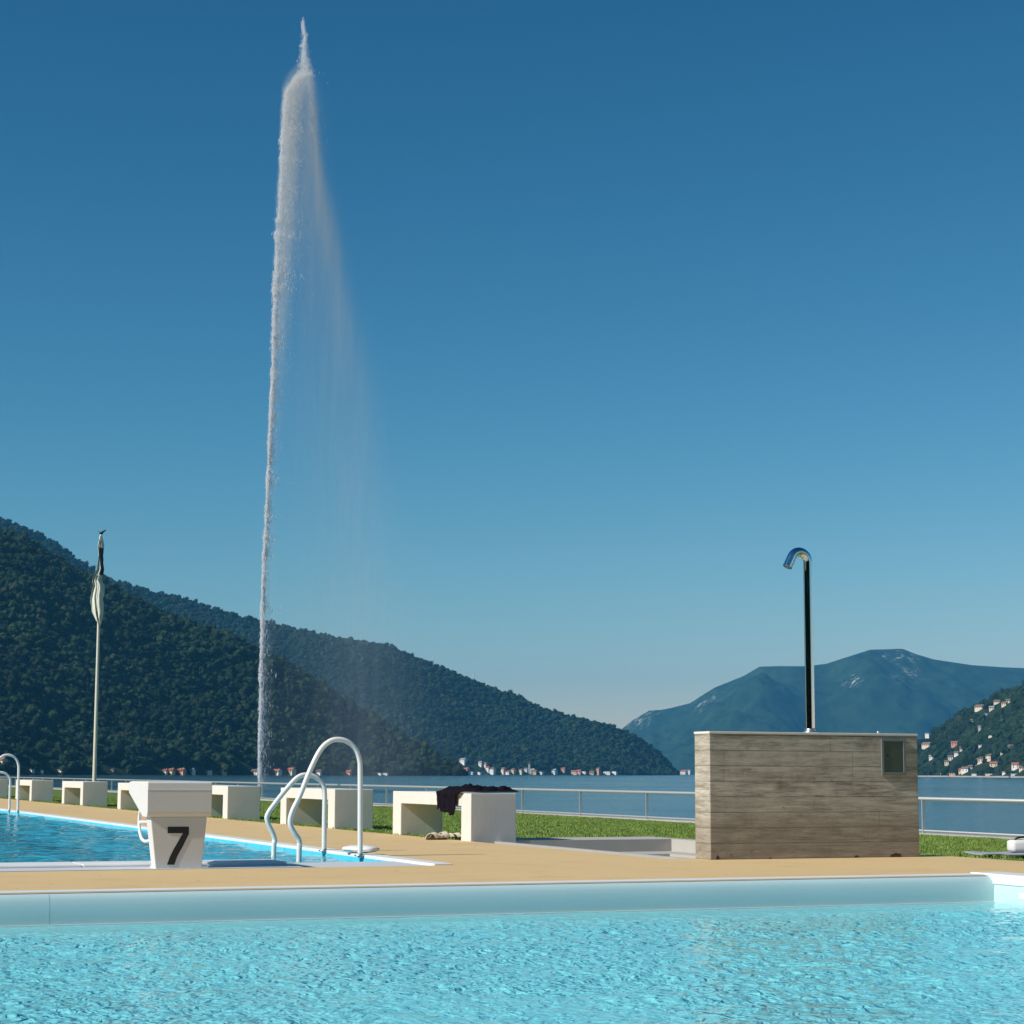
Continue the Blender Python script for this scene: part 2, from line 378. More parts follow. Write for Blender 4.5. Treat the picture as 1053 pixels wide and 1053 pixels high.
# ------------------------------------------------------------------ near pool rim: rolled pale blue gutter with white edge
def fibre_mat():
    M, n, p = mat('blue_gutter'); co = n.coord()
    c = n.mix(n.noise(co, 2.2, 4), (.46, .62, .635), (.51, .67, .68)); n.l.new(c, p.inputs['Base Color'])
    p.inputs['Roughness'].default_value = .5; return M
M_RIM = fibre_mat()
prof = [(.06, -.004), (.03, .000), (.0, -.003), (-.016, -.008), (-.030, -.019), (-.041, -.037), (-.050, -.065), (-.056, -.095), (-.060, -.13), (-.0615, -.16), (-.062, -.19)]
def rim_pt(k, u, v=None): return prof[k]
bm = bmesh.new(); U0 = -40
seams = [U0, -12, -8, -4]; su = UV(G(57, 921))[0]; segs = [U0]+[su-3*k for k in range(4, -1, -1)]+[U_NP]
segs = sorted(s for s in segs if s <= U_NP)
for i in range(len(segs)-1):
    a, b = segs[i]+.0008, segs[i+1]-.0008
    va = [bm.verts.new(W(a, V_NP+dv, z)) for dv, z in prof]
    vb_ = [bm.verts.new(W(b, V_NP+dv, z)) for dv, z in prof]
    for k in range(len(prof)-1):
        f = bm.faces.new((va[k], va[k+1], vb_[k+1], vb_[k])); f.smooth = True
    for s in (va, vb_):
        pass
vs2 = [[bm.verts.new(W(U_NP-dv if False else U_NP-(-dv), vv, z)) for dv, z in prof] for vv in (V_NP, -14)]
for k in range(len(prof)-1):
    f = bm.faces.new((vs2[0][k], vs2[0][k+1], vs2[1][k+1], vs2[1][k])); f.smooth = True
tag(bobj('pool_rim', bm, M_RIM), kind='structure')
bm = bmesh.new()
box(bm, (U0, V_NP+.03, -.05), (U_NP-.05, V_NP+.20, .006), fn, .002)                         # white edge strip of the deck
box(bm, (U0, V_NP-.075, WATER_NP-.03), (U_NP-.02, V_NP-.012, WATER_NP+.006), fn)   # lip at the water line
box(bm, (U_NP-.055, -14, -.052), (U_NP+.16, V_NP+.205, .014), fn, .006)                   # bright right-hand coping
box(bm, (U_NP-.12, -14, -.125), (U_NP+.0, V_NP-.40, -.088), fn, .004)
tag(bobj('pool_coping', bm, M_WHITE), kind='structure')

# ------------------------------------------------------------------ big pool edge
u_end = UV(G(300, 890))[0]
bm = bmesh.new()
jo = [-40+2.5*k for k in range(50) if -40+2.5*k < u_end-1]+[u_end]
for i in range(len(jo)-1):
    box(bm, (jo[i]+.003, V_BP+.40, -.5), (jo[i+1]-.003, V_BP+BW, .022), fn, .01)
box(bm, (UA, V_BP+.0, -.04), (UA+.14, V_BP+50, .012), fn, .004)
tag(bobj('pool_coping', bm, M_WHITE), kind='structure')
bm = bmesh.new(); box(bm, (-40, V_BP+.004, -.5), (u_end, V_BP+.396, .003), fn)
box(bm, (u_end+.003, V_BP+.004, -.5), (UA-.003, V_BP+BW, -.006), fn)
tag(bobj('overflow_gutter', bm, M_GREYC), kind='structure')

# ------------------------------------------------------------------ shower wall
def board_concrete():
    M, n, p = mat('board_marked_concrete'); co = n.coord(); sx = n.add('ShaderNodeSeparateXYZ'); n.l.new(co, sx.inputs[0])
    row = n.math('FLOOR', n.math('DIVIDE', sx.outputs[2], .118))
    fr = n.math('FRACT', n.math('DIVIDE', sx.outputs[2], .118))
    cb = n.add('ShaderNodeCombineXYZ'); n.l.new(n.math('ADD', sx.outputs[0], n.math('MULTIPLY', row, 7.31)), cb.inputs[0]); n.l.new(sx.outputs[1], cb.inputs[1]); n.l.new(n.math('MULTIPLY', sx.outputs[2], 9), cb.inputs[2])
    wn_ = n.add('ShaderNodeTexWhiteNoise', noise_dimensions='1D'); n.l.new(row, wn_.inputs['W'])
    grain = n.noise(cb.outputs[0], 2.6, 10, .76, .08); patch_ = n.noise(co, 3.2, 6, .68)
    c = n.mix(n.math('MULTIPLY_ADD', grain, 5.0, -2.0, clamp=True), (.19, .172, .135), (.56, .525, .445))
    c = n.mix(n.math('MULTIPLY', wn_.outputs['Value'], .4), c, (.42, .375, .30))
    c = n.mix(n.math('MULTIPLY_ADD', patch_, 3.4, -1.7, clamp=True), c, (.54, .51, .44))
    seam = n.math('LESS_THAN', n.math('ADD', fr, n.math('MULTIPLY', patch_, .05)), .075); c = n.mix(n.math('MULTIPLY', seam, n.math('MULTIPLY_ADD', n.noise(co, 3.0, 3), 2.2, -.6, clamp=True)), c, (.14, .11, .08))
    jn = n.math('FRACT', n.math('ADD', n.math('DIVIDE', sx.outputs[0], 1.15), n.math('MULTIPLY', wn_.outputs['Value'], 5.3)))
    c = n.mix(n.math('MULTIPLY', n.math('LESS_THAN', jn, .007), n.math('MULTIPLY_ADD', patch_, 1.6, -.5, clamp=True)), c, (.13, .11, .08))
    bl = n.noise(n.coord('Object', (1, 1, 2.2)), 2.4, 5, .7); c = n.mix(n.math('MULTIPLY_ADD', bl, -4.0, 1.75, clamp=True), c, (.19, .165, .13))
    knots = n.noise(co, 9, 2); c = n.mix(n.math('MULTIPLY', n.math('GREATER_THAN', knots, .71), .5), c, (.12, .09, .06))
    low = n.math('SUBTRACT', .36, sx.outputs[2]); low = n.math('MULTIPLY', low, 9, clamp=True)      # damp stained lower boards
    c = n.mix(n.math('MULTIPLY', low, n.math('MULTIPLY_ADD', patch_, .9, .02, clamp=True)), c, (.20, .15, .105))
    n.l.new(c, p.inputs['Base Color']); p.inputs['Roughness'].default_value = .85
    h = n.math('SUBTRACT', grain, n.math('MULTIPLY', seam, .8)); n.l.new(n.bump(h, .8, .010), p.inputs['Normal']); return M
M_BOARD = board_concrete()
WL = uw1-uw0; WT = .25; WH = CH+(795.7-752.5)/F*(W(uw0, V_W).y)
rz = TH
wall = empty('shower_wall', W(uw0, V_W), rz)
tag(wall, 'freestanding board-marked grey-brown concrete wall carrying the shower pipe', 'wall')
bm = bmesh.new(); box(bm, (0, 0, -.05), (WL, WT, WH-.02), bevel=.006)
for (x, w_, h_) in ((.05, .035, .03), (1.27, .05, .02), (1.42, .04, .018), (1.60, .11, .035)):    # chipped lower arris
    pass
bobj('body', bm, M_BOARD, wall)
bm = bmesh.new(); box(bm, (-.004, -.004, WH-.019), (WL+.004, WT+.004, WH), bevel=.004)  # paler strip: highlight along the top edge put into the colour
bobj('cap', bm, M_CONC, wall)
M_CHIP = simple('notch_shade_concrete', (.07, .05, .04), .95)  # foot notches as flat dark patches, their shade put into the colour
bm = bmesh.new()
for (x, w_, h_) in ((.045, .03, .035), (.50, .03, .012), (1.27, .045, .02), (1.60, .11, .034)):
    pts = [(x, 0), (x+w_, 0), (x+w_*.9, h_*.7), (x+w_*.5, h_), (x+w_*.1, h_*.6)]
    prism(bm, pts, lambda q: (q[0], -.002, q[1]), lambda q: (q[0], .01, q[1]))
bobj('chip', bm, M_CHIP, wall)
# control box
x0, z1 = onv(905.5, 759.5, V_W); x1, z0 = onv(931, 797, V_W); x0 -= uw0; x1 -= uw0
M_STEEL = simple('brushed_steel', (.55, .56, .56), .35, 1.0, var=.05, scale=20)
M_GREYP = simple('grey_cabinet_paint', (.17, .195, .195), .45)
M_GREENG = simple('dark_green_glass', (.035, .065, .045), .18)
M_BLACK = simple('black', (.01, .01, .01), .5, var=0)
bm = bmesh.new(); t = .022
box(bm, (x0, -.014, z0), (x1, -.001, z0+t), bevel=.002); box(bm, (x0, -.014, z1-t), (x1, -.001, z1), bevel=.002)
box(bm, (x0, -.014, z0+t), (x0+t, -.001, z1-t), bevel=.002); box(bm, (x1-t, -.014, z0+t), (x1, -.001, z1-t), bevel=.002)
cbx = bobj('control_box', bm, M_GREYP, wall)
bm = bmesh.new(); box(bm, (x0+t+.002, -.008, z0+t+.002), (x1-t-.002, -.002, z1-t-.002), bevel=.001); dr = bobj('door', bm, M_GREENG, cbx)
bm = bmesh.new(); tube(bm, [(x0+.055, -.013, (z0+z1)/2+.01), (x0+.055, -.007, (z0+z1)/2+.01)], .009); bobj('keyhole', bm, M_BLACK, cbx)
bm = bmesh.new(); tube(bm, [(WL-.30, WT*.4, WH), (WL-.30, WT*.4, WH+.02)], .012); bobj('bolt', bm, M_STEEL, wall)

# shower pipe
def chrome():
    M, n, p = mat('polished_chrome'); p.inputs['Base Color'].default_value = (.72, .73, .74, 1); p.inputs['Metallic'].default_value = 1
    co = n.coord(); r = n.math('MULTIPLY_ADD', n.noise(co, 30, 3), .08, .03); n.l.new(r, p.inputs['Roughness'])
    n.l.new(n.bump(n.noise(co, 18, 4), .08, .003), p.inputs['Normal']); return M
M_CHR = chrome()
vm = V_W+WT/2; ux, _ = onv(833.3, 748, vm); ut, zt = onv(831.8, 563.5, vm)
sh = empty('shower', W(ux, vm, WH), 0)
tag(sh, 'tall polished chrome shower pipe with hooked spout standing on the concrete wall', 'shower')
r_ = .037; zt -= r_; rb = .080
# bend lies in a vertical plane turned towards the pool on the left
bd = (-E1*.97-E2*.05).normalized()
tp = [Vector((0, 0, 0)), Vector((0, 0, (zt-rb)-WH))]
for k in range(1, 13):
    a = R(158)*k/12; tp.append(Vector((0, 0, zt-rb-WH))+bd*(rb*(1-math.cos(a)))+Vector((0, 0, rb*math.sin(a))))
d_ = (tp[-1]-tp[-2]).normalized(); tp.append(tp[-1]+d_*.085)
bm = bmesh.new(); pth = [tp[0].lerp(tp[1], k/10) for k in range(10)]+tp[1:]
tube(bm, pth, r_, 28, cap=False); 
tube(bm, [pth[-1]-d_*.001, pth[-1]-d_*.05], r_-.004, 28, cap=False)
bobj('pipe', bm, M_CHR, sh)
bm = bmesh.new(); tube(bm, [pth[-1]-d_*.03, pth[-1]-d_*.02], r_-.003, 24); bobj('spray_plate', bm, M_STEEL, sh)
bm = bmesh.new(); tube(bm, [(0, 0, -.001), (0, 0, .012)], .06, 24); tube(bm, [(0, 0, .010), (0, 0, .035)], .043, 24); bobj('base_flange', bm, M_STEEL, sh)

# ------------------------------------------------------------------ benches
def make_bench():
    L, Wd, H, T, LG = 2.3, .47, .455, .125, .26
    t = empty('bench', (0, 0, 0), 0)
    bm = bmesh.new(); box(bm, (0, LG+.0015, H-T), (Wd, L-LG-.0015, H-.001), bevel=.005); bobj('seat', bm, M_CONC, t)
    for a, b in ((0, LG), (L-LG, L)):
        bm = bmesh.new(); box(bm, (0, a, -.06), (Wd, b, H), bevel=.007); bobj('leg', bm, M_CONC, t)
    return t
bench0 = make_bench()
blab = ['cream concrete bench with black clothes lying on it',
        'cream concrete bench seen behind the tall white pool ladder rails',
        'cream concrete bench just right of the starting block, cut off by it',
        'cream concrete bench mostly hidden behind the starting block overhang',
        'cream concrete bench right at the foot of the flagpole',
        'cream concrete bench between the flagpole bench and the left ladder rail',
        'leftmost cream concrete bench, its grey end cut by the picture edge']
def uv_of_x(x_pix, u, vlo=10, vhi=90):
    for _ in range(50):
        vm_ = (vlo+vhi)/2
        if proj(W(u, vm_))[0] > x_pix: vlo = vm_
        else: vhi = vm_
    return vlo
bxs = [484, 343.7, 233.5, 149, 84.7, 32, -12]
BV = [uv_of_x(x, ub) for x in bxs]
print('bench v', [round(b, 2) for b in BV], [tuple(round(c) for c in proj(W(ub, b))) for b in BV])
for i, v in enumerate(BV):
    if i == 0: b = bench0
    else:
        b = bench0.copy(); COL.objects.link(b)
        for ch in list(bench0.children):
            c = ch.copy(); COL.objects.link(c); c.parent = b
    p = W(ub, v, 0); b.location = p; b.rotation_euler = (0, 0, TH)
    tag(b, blab[i], 'bench', 'concrete benches along the lawn edge')

# clothes on the first bench: a crumpled garment, partly over the pool side edge
def cloth():
    nx, ny = 60, 90
    s = np.linspace(0, 1, ny)[:, None]; t = np.linspace(0, 1, nx)[None, :]
    # t: 0 = hanging hem on the pool side, .35 = seat edge, 1 = far side on the seat; s along the bench
    S_, T_ = np.broadcast_to(s, (ny, nx)), np.broadcast_to(t, (ny, nx))
    w = (T_-.30)/.70*.50
    hang = T_ < .30
    n1 = vnoise(S_*5, T_*4, 11, 4); n2 = vnoise(S_*11+3, T_*8, 12, 3); n3 = vnoise(S_*3+9, T_*2, 14, 2)
    alongtop = .02+S_*.86+.05*n1
    alonghang = .33+S_*.52+.05*n1*(1)
    k = np.clip((T_-.22)/.16, 0, 1); along = alonghang*(1-k)+alongtop*k
    x = np.where(hang, -.012-.022*np.abs(n2)-.012, w-.0+.02*n1)
    base = .456+.012
    bump_ = np.abs(n1)*.075+np.abs(n2)*.05+.028*np.clip(n3+.4, 0, 1)
    edge = np.clip(np.minimum(np.minimum(S_, 1-S_)*9, (1-T_)*9), 0, 1)
    ztop = base+bump_*edge*np.clip((T_-.28)/.12, 0, 1)
    hem = .20*(.65+.5*np.clip(vnoise(S_*4, S_*0, 21, 3)+.5, 0, 1))
    zh = base-(1-T_/.30)*hem
    z = np.where(hang, zh, ztop)
    o = grid_mesh('clothes', x, along, z, None)
    return o
M_CLOTH = simple('dark_purple_cloth', (.007, .005, .010), .9, var=.6, scale=6, bump=.6, bscale=40, bdist=.01, spec=.08)

_old = grid_mesh
def grid_mesh(name, X, Y, Z, M, parent=None, smooth=True, attrs=None): return _old(name, X, Y, Z, M or M_CLOTH, parent, smooth, attrs)
cl = cloth(); cl.location = W(ub, BV[0], 0); cl.rotation_euler = (0, 0, TH)
sm = cl.modifiers.new('thick', 'SOLIDIFY'); sm.thickness = .008; sm.offset = 1
tag(cl, 'crumpled black and dark purple clothes draped over the bench edge', 'clothes')

# beige crumpled sandals / cloth on the paving beside the bench
def lump(name, loc, rx, ry, rzz, M, seed, amp=.35, sub=4, rot=0.0):
    bm = bmesh.new(); bmesh.ops.create_icosphere(bm, subdivisions=sub, radius=1)
    for v in bm.verts:
        c = v.co.copy(); n_ = float(vnoise(np.array([c.x*1.7+5]), np.array([c.y*1.7+c.z*1.3+3]), seed, 4)[0])
        v.co = Vector((c.x*rx*(1+amp*n_), c.y*ry*(1+amp*n_), max(0, (c.z*.5+.5))*rzz*(1+amp*1.5*n_)))
    o = bobj(name, bm, M, smooth=True); o.location = loc; o.rotation_euler = (0, 0, rot); return o
M_BEIGE = simple('beige_leather', (.66, .58, .44), .8, var=.3, scale=14, bump=.6, bscale=40, bdist=.01)
M_SOLE = simple('brown_sole', (.16, .10, .06), .8, var=.3)
pos = [G(449, 863.5), G(461, 862.5)]
for k, p in enumerate(pos):
    s = empty('sandal', p, TH+.35-.5*k)
    bm = bmesh.new(); out = [(.13*math.cos(a)*(1 if math.cos(a) > 0 else 1.05), (.045+.012*math.cos(a))*math.sin(a)) for a in [2*math.pi*i/20 for i in range(20)]]
    prism(bm, out, lambda q: (q[0], q[1], .0), lambda q: (q[0], q[1], .022)); bobj('sole', bm, M_SOLE, s)
    for xx, hh in ((.045, .038), (-.03, .034), (-.085, .05)):
        bm = bmesh.new(); arc = [(xx+.008*i, .05*math.cos(a), .02+hh*math.sin(a)) for i, a in enumerate([math.pi*j/8 for j in range(9)])]
        for wv in (-.018, .018): pass
        for j in range(8):
            p0, p1 = Vector(arc[j]), Vector(arc[j+1]); dx = Vector((.022, 0, .004))
            f = bm.faces.new([bm.verts.new(q) for q in (p0-dx, p1-dx, p1+dx, p0+dx)])
        bmesh.ops.remove_doubles(bm, verts=bm.verts, dist=.0005)
        st = bobj('strap', bm, M_BEIGE, s); st.modifiers.new('t', 'SOLIDIFY').thickness = .006
    tag(s, ['beige strappy sandal on the paving beside the bench, the left one of the pair', 'beige strappy sandal nearer the bench leg, the right one of the pair'][k], 'sandal', 'sandals left by the bench')
# white and black bag on a grey towel, on the lawn at the right
lz = lambda p: float(lawn_z(np.array(UV(p)[0]), np.array(UV(p)[1])))
pt = G(1046, 871.5); tz = lz(pt)+.035
bm = bmesh.new()
for i in range(25):
    pass
gx, gy = np.meshgrid(np.linspace(-.42, .45, 40), np.linspace(-.22, .22, 24))
o = _old('towel', gx, gy, .012*vnoise(gx*6, gy*6, 5, 3)+.012, simple('grey_towel', (.30, .32, .36), .95, bump=.5)); o.location = (pt.x, pt.y, tz); o.rotation_euler = (0, 0, .1)
o.modifiers.new('t', 'SOLIDIFY').thickness = .015
tag(o, 'grey towel spread on the grass under the white bag', 'towel')
bg_ = empty('beach_bag', (pt.x+.06, pt.y+.02, tz+.02), .15)
bm = bmesh.new(); vs = box(bm, (-.13, -.08, 0), (.16, .08, .105), bevel=.03)
bobj('body', bm, simple('white_canvas', (.72, .72, .70), .8, bump=.3), bg_, True)
bm = bmesh.new(); box(bm, (.0, -.084, .03), (.165, .084, .075), bevel=.01); bobj('stripe', bm, M_BLACK, bg_)
bm = bmesh.new(); tube(bm, smoothpath([(-.09, 0, .09), (-.05, 0, .125), (.05, 0, .13), (.12, 0, .09)]), .009, 8); bobj('handle', bm, M_BLACK, bg_)
tag(bg_, 'small white bag with a black band lying on the lawn', 'bag')

# ------------------------------------------------------------------ starting block
M_BLK = simple('cast_block', (.68, .67, .64), .55, var=.05, scale=5, bump=.12, bscale=120, bdist=.002)
uc_, vc_ = UV(G(183.5, 893.3)); vblk = vc_
blk = empty('starting_block', W(uc_, vblk, 0), TH)
tag(blk, 'off-white starting block bearing a black 7 at the pool end', 'starting block')
PZ = lambda y: onv(183, y, vblk)[1]
PU = lambda x, y: onv(x, y, vblk)[0]-uc_
zb = PZ(840); z_top = PZ(804.3); zl = PZ(812.5)
bl, br = PU(160, 893), PU(207.5, 893); tl, tr = PU(154.8, 841), PU(213, 841); hl, hr = PU(151.3, 820), PU(217.3, 820)
def pbox(bm, lo, hi, v0a, v0b, v1a, v1b, bev):   # lo=(u0,u1,z) hi=(u0,u1,z)
    cs = [(lo[0], v0a, lo[2]), (lo[1], v0a, lo[2]), (lo[1], v1a, lo[2]), (lo[0], v1a, lo[2]), (hi[0], v0b, hi[2]), (hi[1], v0b, hi[2]), (hi[1], v1b, hi[2]), (hi[0], v1b, hi[2])]
    vv = [bm.verts.new(c) for c in cs]; fs = [bm.faces.new([vv[i] for i in q]) for q in ((3, 2, 1, 0), (4, 5, 6, 7), (0, 1, 5, 4), (1, 2, 6, 5), (2, 3, 7, 6), (3, 0, 4, 7))]
    if bev: bmesh.ops.bevel(bm, geom=list({e for f in fs for e in f.edges}), offset=bev, segments=2, profile=.6, affect='EDGES')
bm = bmesh.new(); pbox(bm, (bl, br, 0), (tl, tr, zb), 0, 0, .13, .15, .006); ped = bobj('pedestal', bm, M_BLK, blk)
bm = bmesh.new(); box(bm, (bl-.0, -.0+.004, -.002), (br+.045, .17, .018), bevel=.004); bobj('foot', bm, M_WHITE, blk)
sidep = [(-.012, zb+.012), (-.020, zb+.03), (-.020, zl), (-.016, z_top-.004), (-.008, z_top), (.60, z_top+.0), (.612, z_top-.008), (.612, z_top-.075), (.13, zb-.0), (.0, zb-.0)]
bm = bmesh.new(); prism(bm, sidep, lambda q: (hr, q[0], q[1]), lambda q: (hl, q[0], q[1]))
bmesh.ops.bevel(bm, geom=[e for e in bm.edges], offset=.004, segments=2, profile=.6, affect='EDGES'); bobj('platform', bm, M_BLK, blk)
bm = bmesh.new(); box(bm, (hl-.0015, -.0215, zl), (hr+.0015, -.0195, zl+.004)); box(bm, (hl+.01, .02, z_top), (hr-.01, .58, z_top+.003)); bobj('tread_pad', bm, M_WHITE, blk)
bm = bmesh.new()
for s in (-1, 1):
    um = (tl+tr)/2
hp = [(tl+.03, .10, .19), (tl+.03, .30, .175), (tl+.03, .43, .20), (tl+.03, .50, .27), (tl+.03, .50, .35), (tl+.03, .43, .43)]
hpm = [(2*um-a, b, c) for a, b, c in hp]
tube(bm, smoothpath(hp), .011, 10); tube(bm, smoothpath(hpm), .011, 10); tube(bm, [(tl+.03, .50, .30), (2*um-tl-.03, .50, .30)], .011, 10)
bobj('grip_bar', bm, M_WHITE, blk)
seven = [(172.4, 850.2), (194.2, 850.2), (194.3, 857.5), (191.5, 863), (187.5, 871), (182.5, 880), (179.2, 889.2), (171.8, 889.2), (174.5, 881.5), (179, 872.5), (184, 864), (188.2, 856.8), (172.4, 856.8)]
bm = bmesh.new(); q7 = [(onv(x, y, vblk)[0]-uc_, onv(x, y, vblk)[1]) for x, y in seven]
prism(bm, q7, lambda q: (q[0], -.0025, q[1]), lambda q: (q[0], .002, q[1])); bmesh.ops.recalc_face_normals(bm, faces=bm.faces[:])
bobj('numeral', bm, M_BLACK, ped)

# ------------------------------------------------------------------ pool ladders
M_RAILP = simple('white_painted_tube', (.80, .80, .76), .3, var=.04, scale=6)
u1f, v1f = UV(G(370.4, 880.5)); u2f, v2f = UV(G(333.3, 875.5))
r1 = [(370.4, 881), (370.4, 840), (370.4, 795), (369.5, 781), (365, 769.5), (357, 762.5), (347, 760.3), (338, 763), (329, 772), (319, 792), (309, 817), (300.5, 835), (298.4, 847), (303, 857), (308, 866), (307.5, 884)]
r2 = [(333.3, 876), (333.6, 845), (333.8, 815), (331, 805.5), (324, 799), (314, 796.8), (305.4, 800), (295, 811), (283, 826), (275, 838), (275.5, 846), (280.5, 857), (282.8, 866), (281.5, 878)]
def rail_pts(px, v, f0):
    pts = [onv(x, y, v) for x, y in px]; P = [Vector((u-f0, 0, z)) for u, z in pts]; P[0].z = -.01
    P = [P[0]]+P[1:]+[Vector((P[-1].x, 0, -1.1))]; return P
def make_ladder(label):
    L = empty('pool_ladder', W(u1f, v1f, 0), TH); dv = v2f-v1f
    A = smoothpath(rail_pts(r1, v1f, u1f), 5); B = smoothpath([p+Vector((0, dv, 0)) for p in rail_pts(r2, v2f, u1f)], 5)
    for Pp in (A, B):
        bm = bmesh.new(); tube(bm, Pp, .0205, 14); h = bobj('handrail', bm, M_RAILP, L)
        bm = bmesh.new(); f = Pp[0]; tube(bm, [(f.x, f.y, .001), (f.x, f.y, .012)], .045, 16); bobj('foot_plate', bm, M_STEEL, h)
    for z in (-.3, -.6, -.9):
        bm = bmesh.new(); box(bm, (A[-1].x-.04, .02, z), (A[-1].x+.05, dv-.02, z+.025), bevel=.004); bobj('tread', bm, M_WHITE, L)
    tag(L, label, 'pool ladder', 'pool ladders'); return L
lad = make_ladder('large white pool ladder rails in front of the second bench')
v2 = uv_of_x(18.3, u1f)
l2 = lad.copy(); COL.objects.link(l2); l2.location = W(u1f, v2, 0); l2['label'] = 'distant white pool ladder cut by the left picture edge'
for ch in list(lad.children):
    c = ch.copy(); COL.objects.link(c); c.parent = l2
    for g in ch.children:
        d = g.copy(); COL.objects.link(d); d.parent = c
# white drain hood beside the ladder foot
o = lump('pool_float', W(UA+.09, UV(G(348, 879))[1], .012), .15, .10, .06, M_WHITE, 3, .12); tag(o, 'low rounded white float lying on the pool edge by the ladder foot', 'float')
# grey roll at the end of the gutter
bm = bmesh.new(); c0 = W(u_end-.30, V_BP+.16, .062); 
# ------------------------------------------------------------------ railing
M_GALV = simple('galvanised_steel', (.62, .62, .60), .4, .6, var=.08, scale=10)
rail = empty('lakeside_railing', W(U_RAIL, 28.4, Z_RAIL), TH)
tag(rail, 'long galvanised steel railing along the lake edge of the lawn', 'railing')
bm = bmesh.new(); tube(bm, [(0, -60, .60), (0, 110, .60)], .032, 12); bobj('top_rail', bm, M_GALV, rail)
bm = bmesh.new(); tube(bm, [(0, -60, .075), (0, 110, .075)], .016, 10); bobj('bottom_rail', bm, M_GALV, rail)
bm = bmesh.new(); box(bm, (-.03, -.012, .03), (.03, .012, .58), bevel=.002); p0 = bobj('post', bm, M_GALV, rail)
for k in range(-14, 31):
    if k == 0: continue
    c = p0.copy(); COL.objects.link(c); c.parent = rail; c.location = (0, 3.48*k, 0)
# ------------------------------------------------------------------ flagpole
fb = at(97, 803, 60); zf = Z_RAIL-.0; fx, fy = fb.x, fb.y; ftop = at(104, 549, 60)
fl = empty('flagpole', (fx, fy, -.4), 0); tag(fl, 'tall pale flagpole with a limp white flag, standing beyond the benches', 'flagpole')
HT = ftop.z+.4; lean = Vector((ftop.x-fx, 0, HT))
bm = bmesh.new(); tube(bm, [lean*(k/12) for k in range(13)], [.062-.028*k/12 for k in range(13)], 12); bobj('pole', bm, simple('pale_pole', (.70, .66, .55), .4, var=.1), fl)
bm = bmesh.new(); tube(bm, [lean, lean+Vector((0, 0, .05))], .06, 12)
prism(bm, [(-.02, .05), (.13, .13), (.15, .11), (.07, .04), (.02, .03), (-.09, .08), (-.09, .06)], lambda q: lean+Vector((q[0], -.02, q[1])), lambda q: lean+Vector((q[0], .02, q[1])))
bobj('finial', bm, M_BLACK, fl)
def flag_mat():
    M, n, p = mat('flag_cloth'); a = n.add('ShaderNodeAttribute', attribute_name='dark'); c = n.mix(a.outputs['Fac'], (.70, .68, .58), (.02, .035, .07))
    n.l.new(c, p.inputs['Base Color']); p.inputs['Roughness'].default_value = .8; return M
nz, na = 70, 40; zz = np.linspace(0, 1, nz)[:, None]*np.ones((1, na)); aa = np.linspace(0, 1, na)[None, :]*np.ones((nz, 1))
pxy = lambda y: at(100, y, 60).z+.4
zt_, zb_ = pxy(551), pxy(641)
prof_w = np.interp(zz, [0, .18, .26, .35, .5, .62, .75, .85, .93, 1], [.06, .08, .07, .13, .21, .27, .30, .26, .15, .02])
prof_c = np.interp(zz, [0, .25, .38, .5, .56, .72, .8, 1], [0, .03, .02, -.09, -.02, -.06, -.03, .03])+.05*vnoise(zz*9, aa*3, 61, 3)
ang = (aa-.5)*9; fold = np.sin(ang*2.2+zz*4)*.35
X = prof_c+prof_w*((aa-.5)*1.25+.16*np.sin(aa*19+zz*6)); Y = -.07-.06*np.sin(aa*23+zz*5)-.03*np.cos(aa*9); Zg = zt_+(zb_-zt_)*zz-.25*np.abs(aa-.45)*zz*.9*(zt_-zb_)*.25
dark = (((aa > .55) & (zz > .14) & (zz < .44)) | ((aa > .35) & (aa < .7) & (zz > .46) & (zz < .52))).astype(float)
xs_pole = lean.x*(Zg/lean.z)
fo = _old('flag', X+xs_pole, Y, Zg, flag_mat(), fl, True, {'dark': dark}); fo.modifiers.new('t', 'SOLIDIFY').thickness = .004

# ------------------------------------------------------------------ lake
def lake_mat():
    M, n, p = mat('lake_water'); co = n.coord('Object', (1, 1, 1))
    mp = n.coord('Object', (.35, 1.0, 1)); h1 = n.noise(mp, .9, 5, .6); h2 = n.noise(co, .02, 3)
    p.inputs['Base Color'].default_value = (.035, .080, .098, 1); p.inputs['IOR'].default_value = 1.33
    n.l.new(n.math('MULTIPLY_ADD', h2, .25, .04), p.inputs['Roughness'])
    n.l.new(n.bump(n.math('MULTIPLY', h1, n.math('MULTIPLY_ADD', n.noise(n.coord('Object', (.2, 1, 1)), .03, 3), 2.2, -.3)), .22, .25), p.inputs['Normal']); return M
bm = bmesh.new(); bm.faces.new([bm.verts.new(v) for v in ((-16000, -3000, Z_LAKE), (16000, -3000, Z_LAKE), (16000, 20000, Z_LAKE), (-16000, 20000, Z_LAKE))])
tag(bobj('lake', bm, lake_mat()), kind='structure')

# ------------------------------------------------------------------ mountains
def hill_mat(nm, a, b, c3, sc_, rock=None, bumpd=6.0):
    M, n, p = mat(nm); co = n.coord(); f = n.noise(co, sc_, 8, .68); g = n.noise(co, sc_*.12, 4)
    c = n.mix(n.math('MULTIPLY_ADD', f, 2.4, -.7, clamp=True), a, b); c = n.mix(n.math('MULTIPLY_ADD', g, 2.2, -.8, clamp=True), c, tuple(q*1.25 for q in c3))
    if rock:
        at_ = n.add('ShaderNodeAttribute', attribute_name='rock'); rf = n.noise(co, sc_*1.6, 6, .75)
        k = n.math('MULTIPLY', at_.outputs['Fac'], n.math('MULTIPLY_ADD', rf, 16, -8.6, clamp=True), clamp=True); c = n.mix(k, c, rock)
    n.l.new(c, p.inputs['Base Color']); p.inputs['Roughness'].default_value = .95; p.inputs['Specular IOR Level'].default_value = .1
    n.l.new(n.bump(f, .8, bumpd), p.inputs['Normal']); return M
HILLS = {}
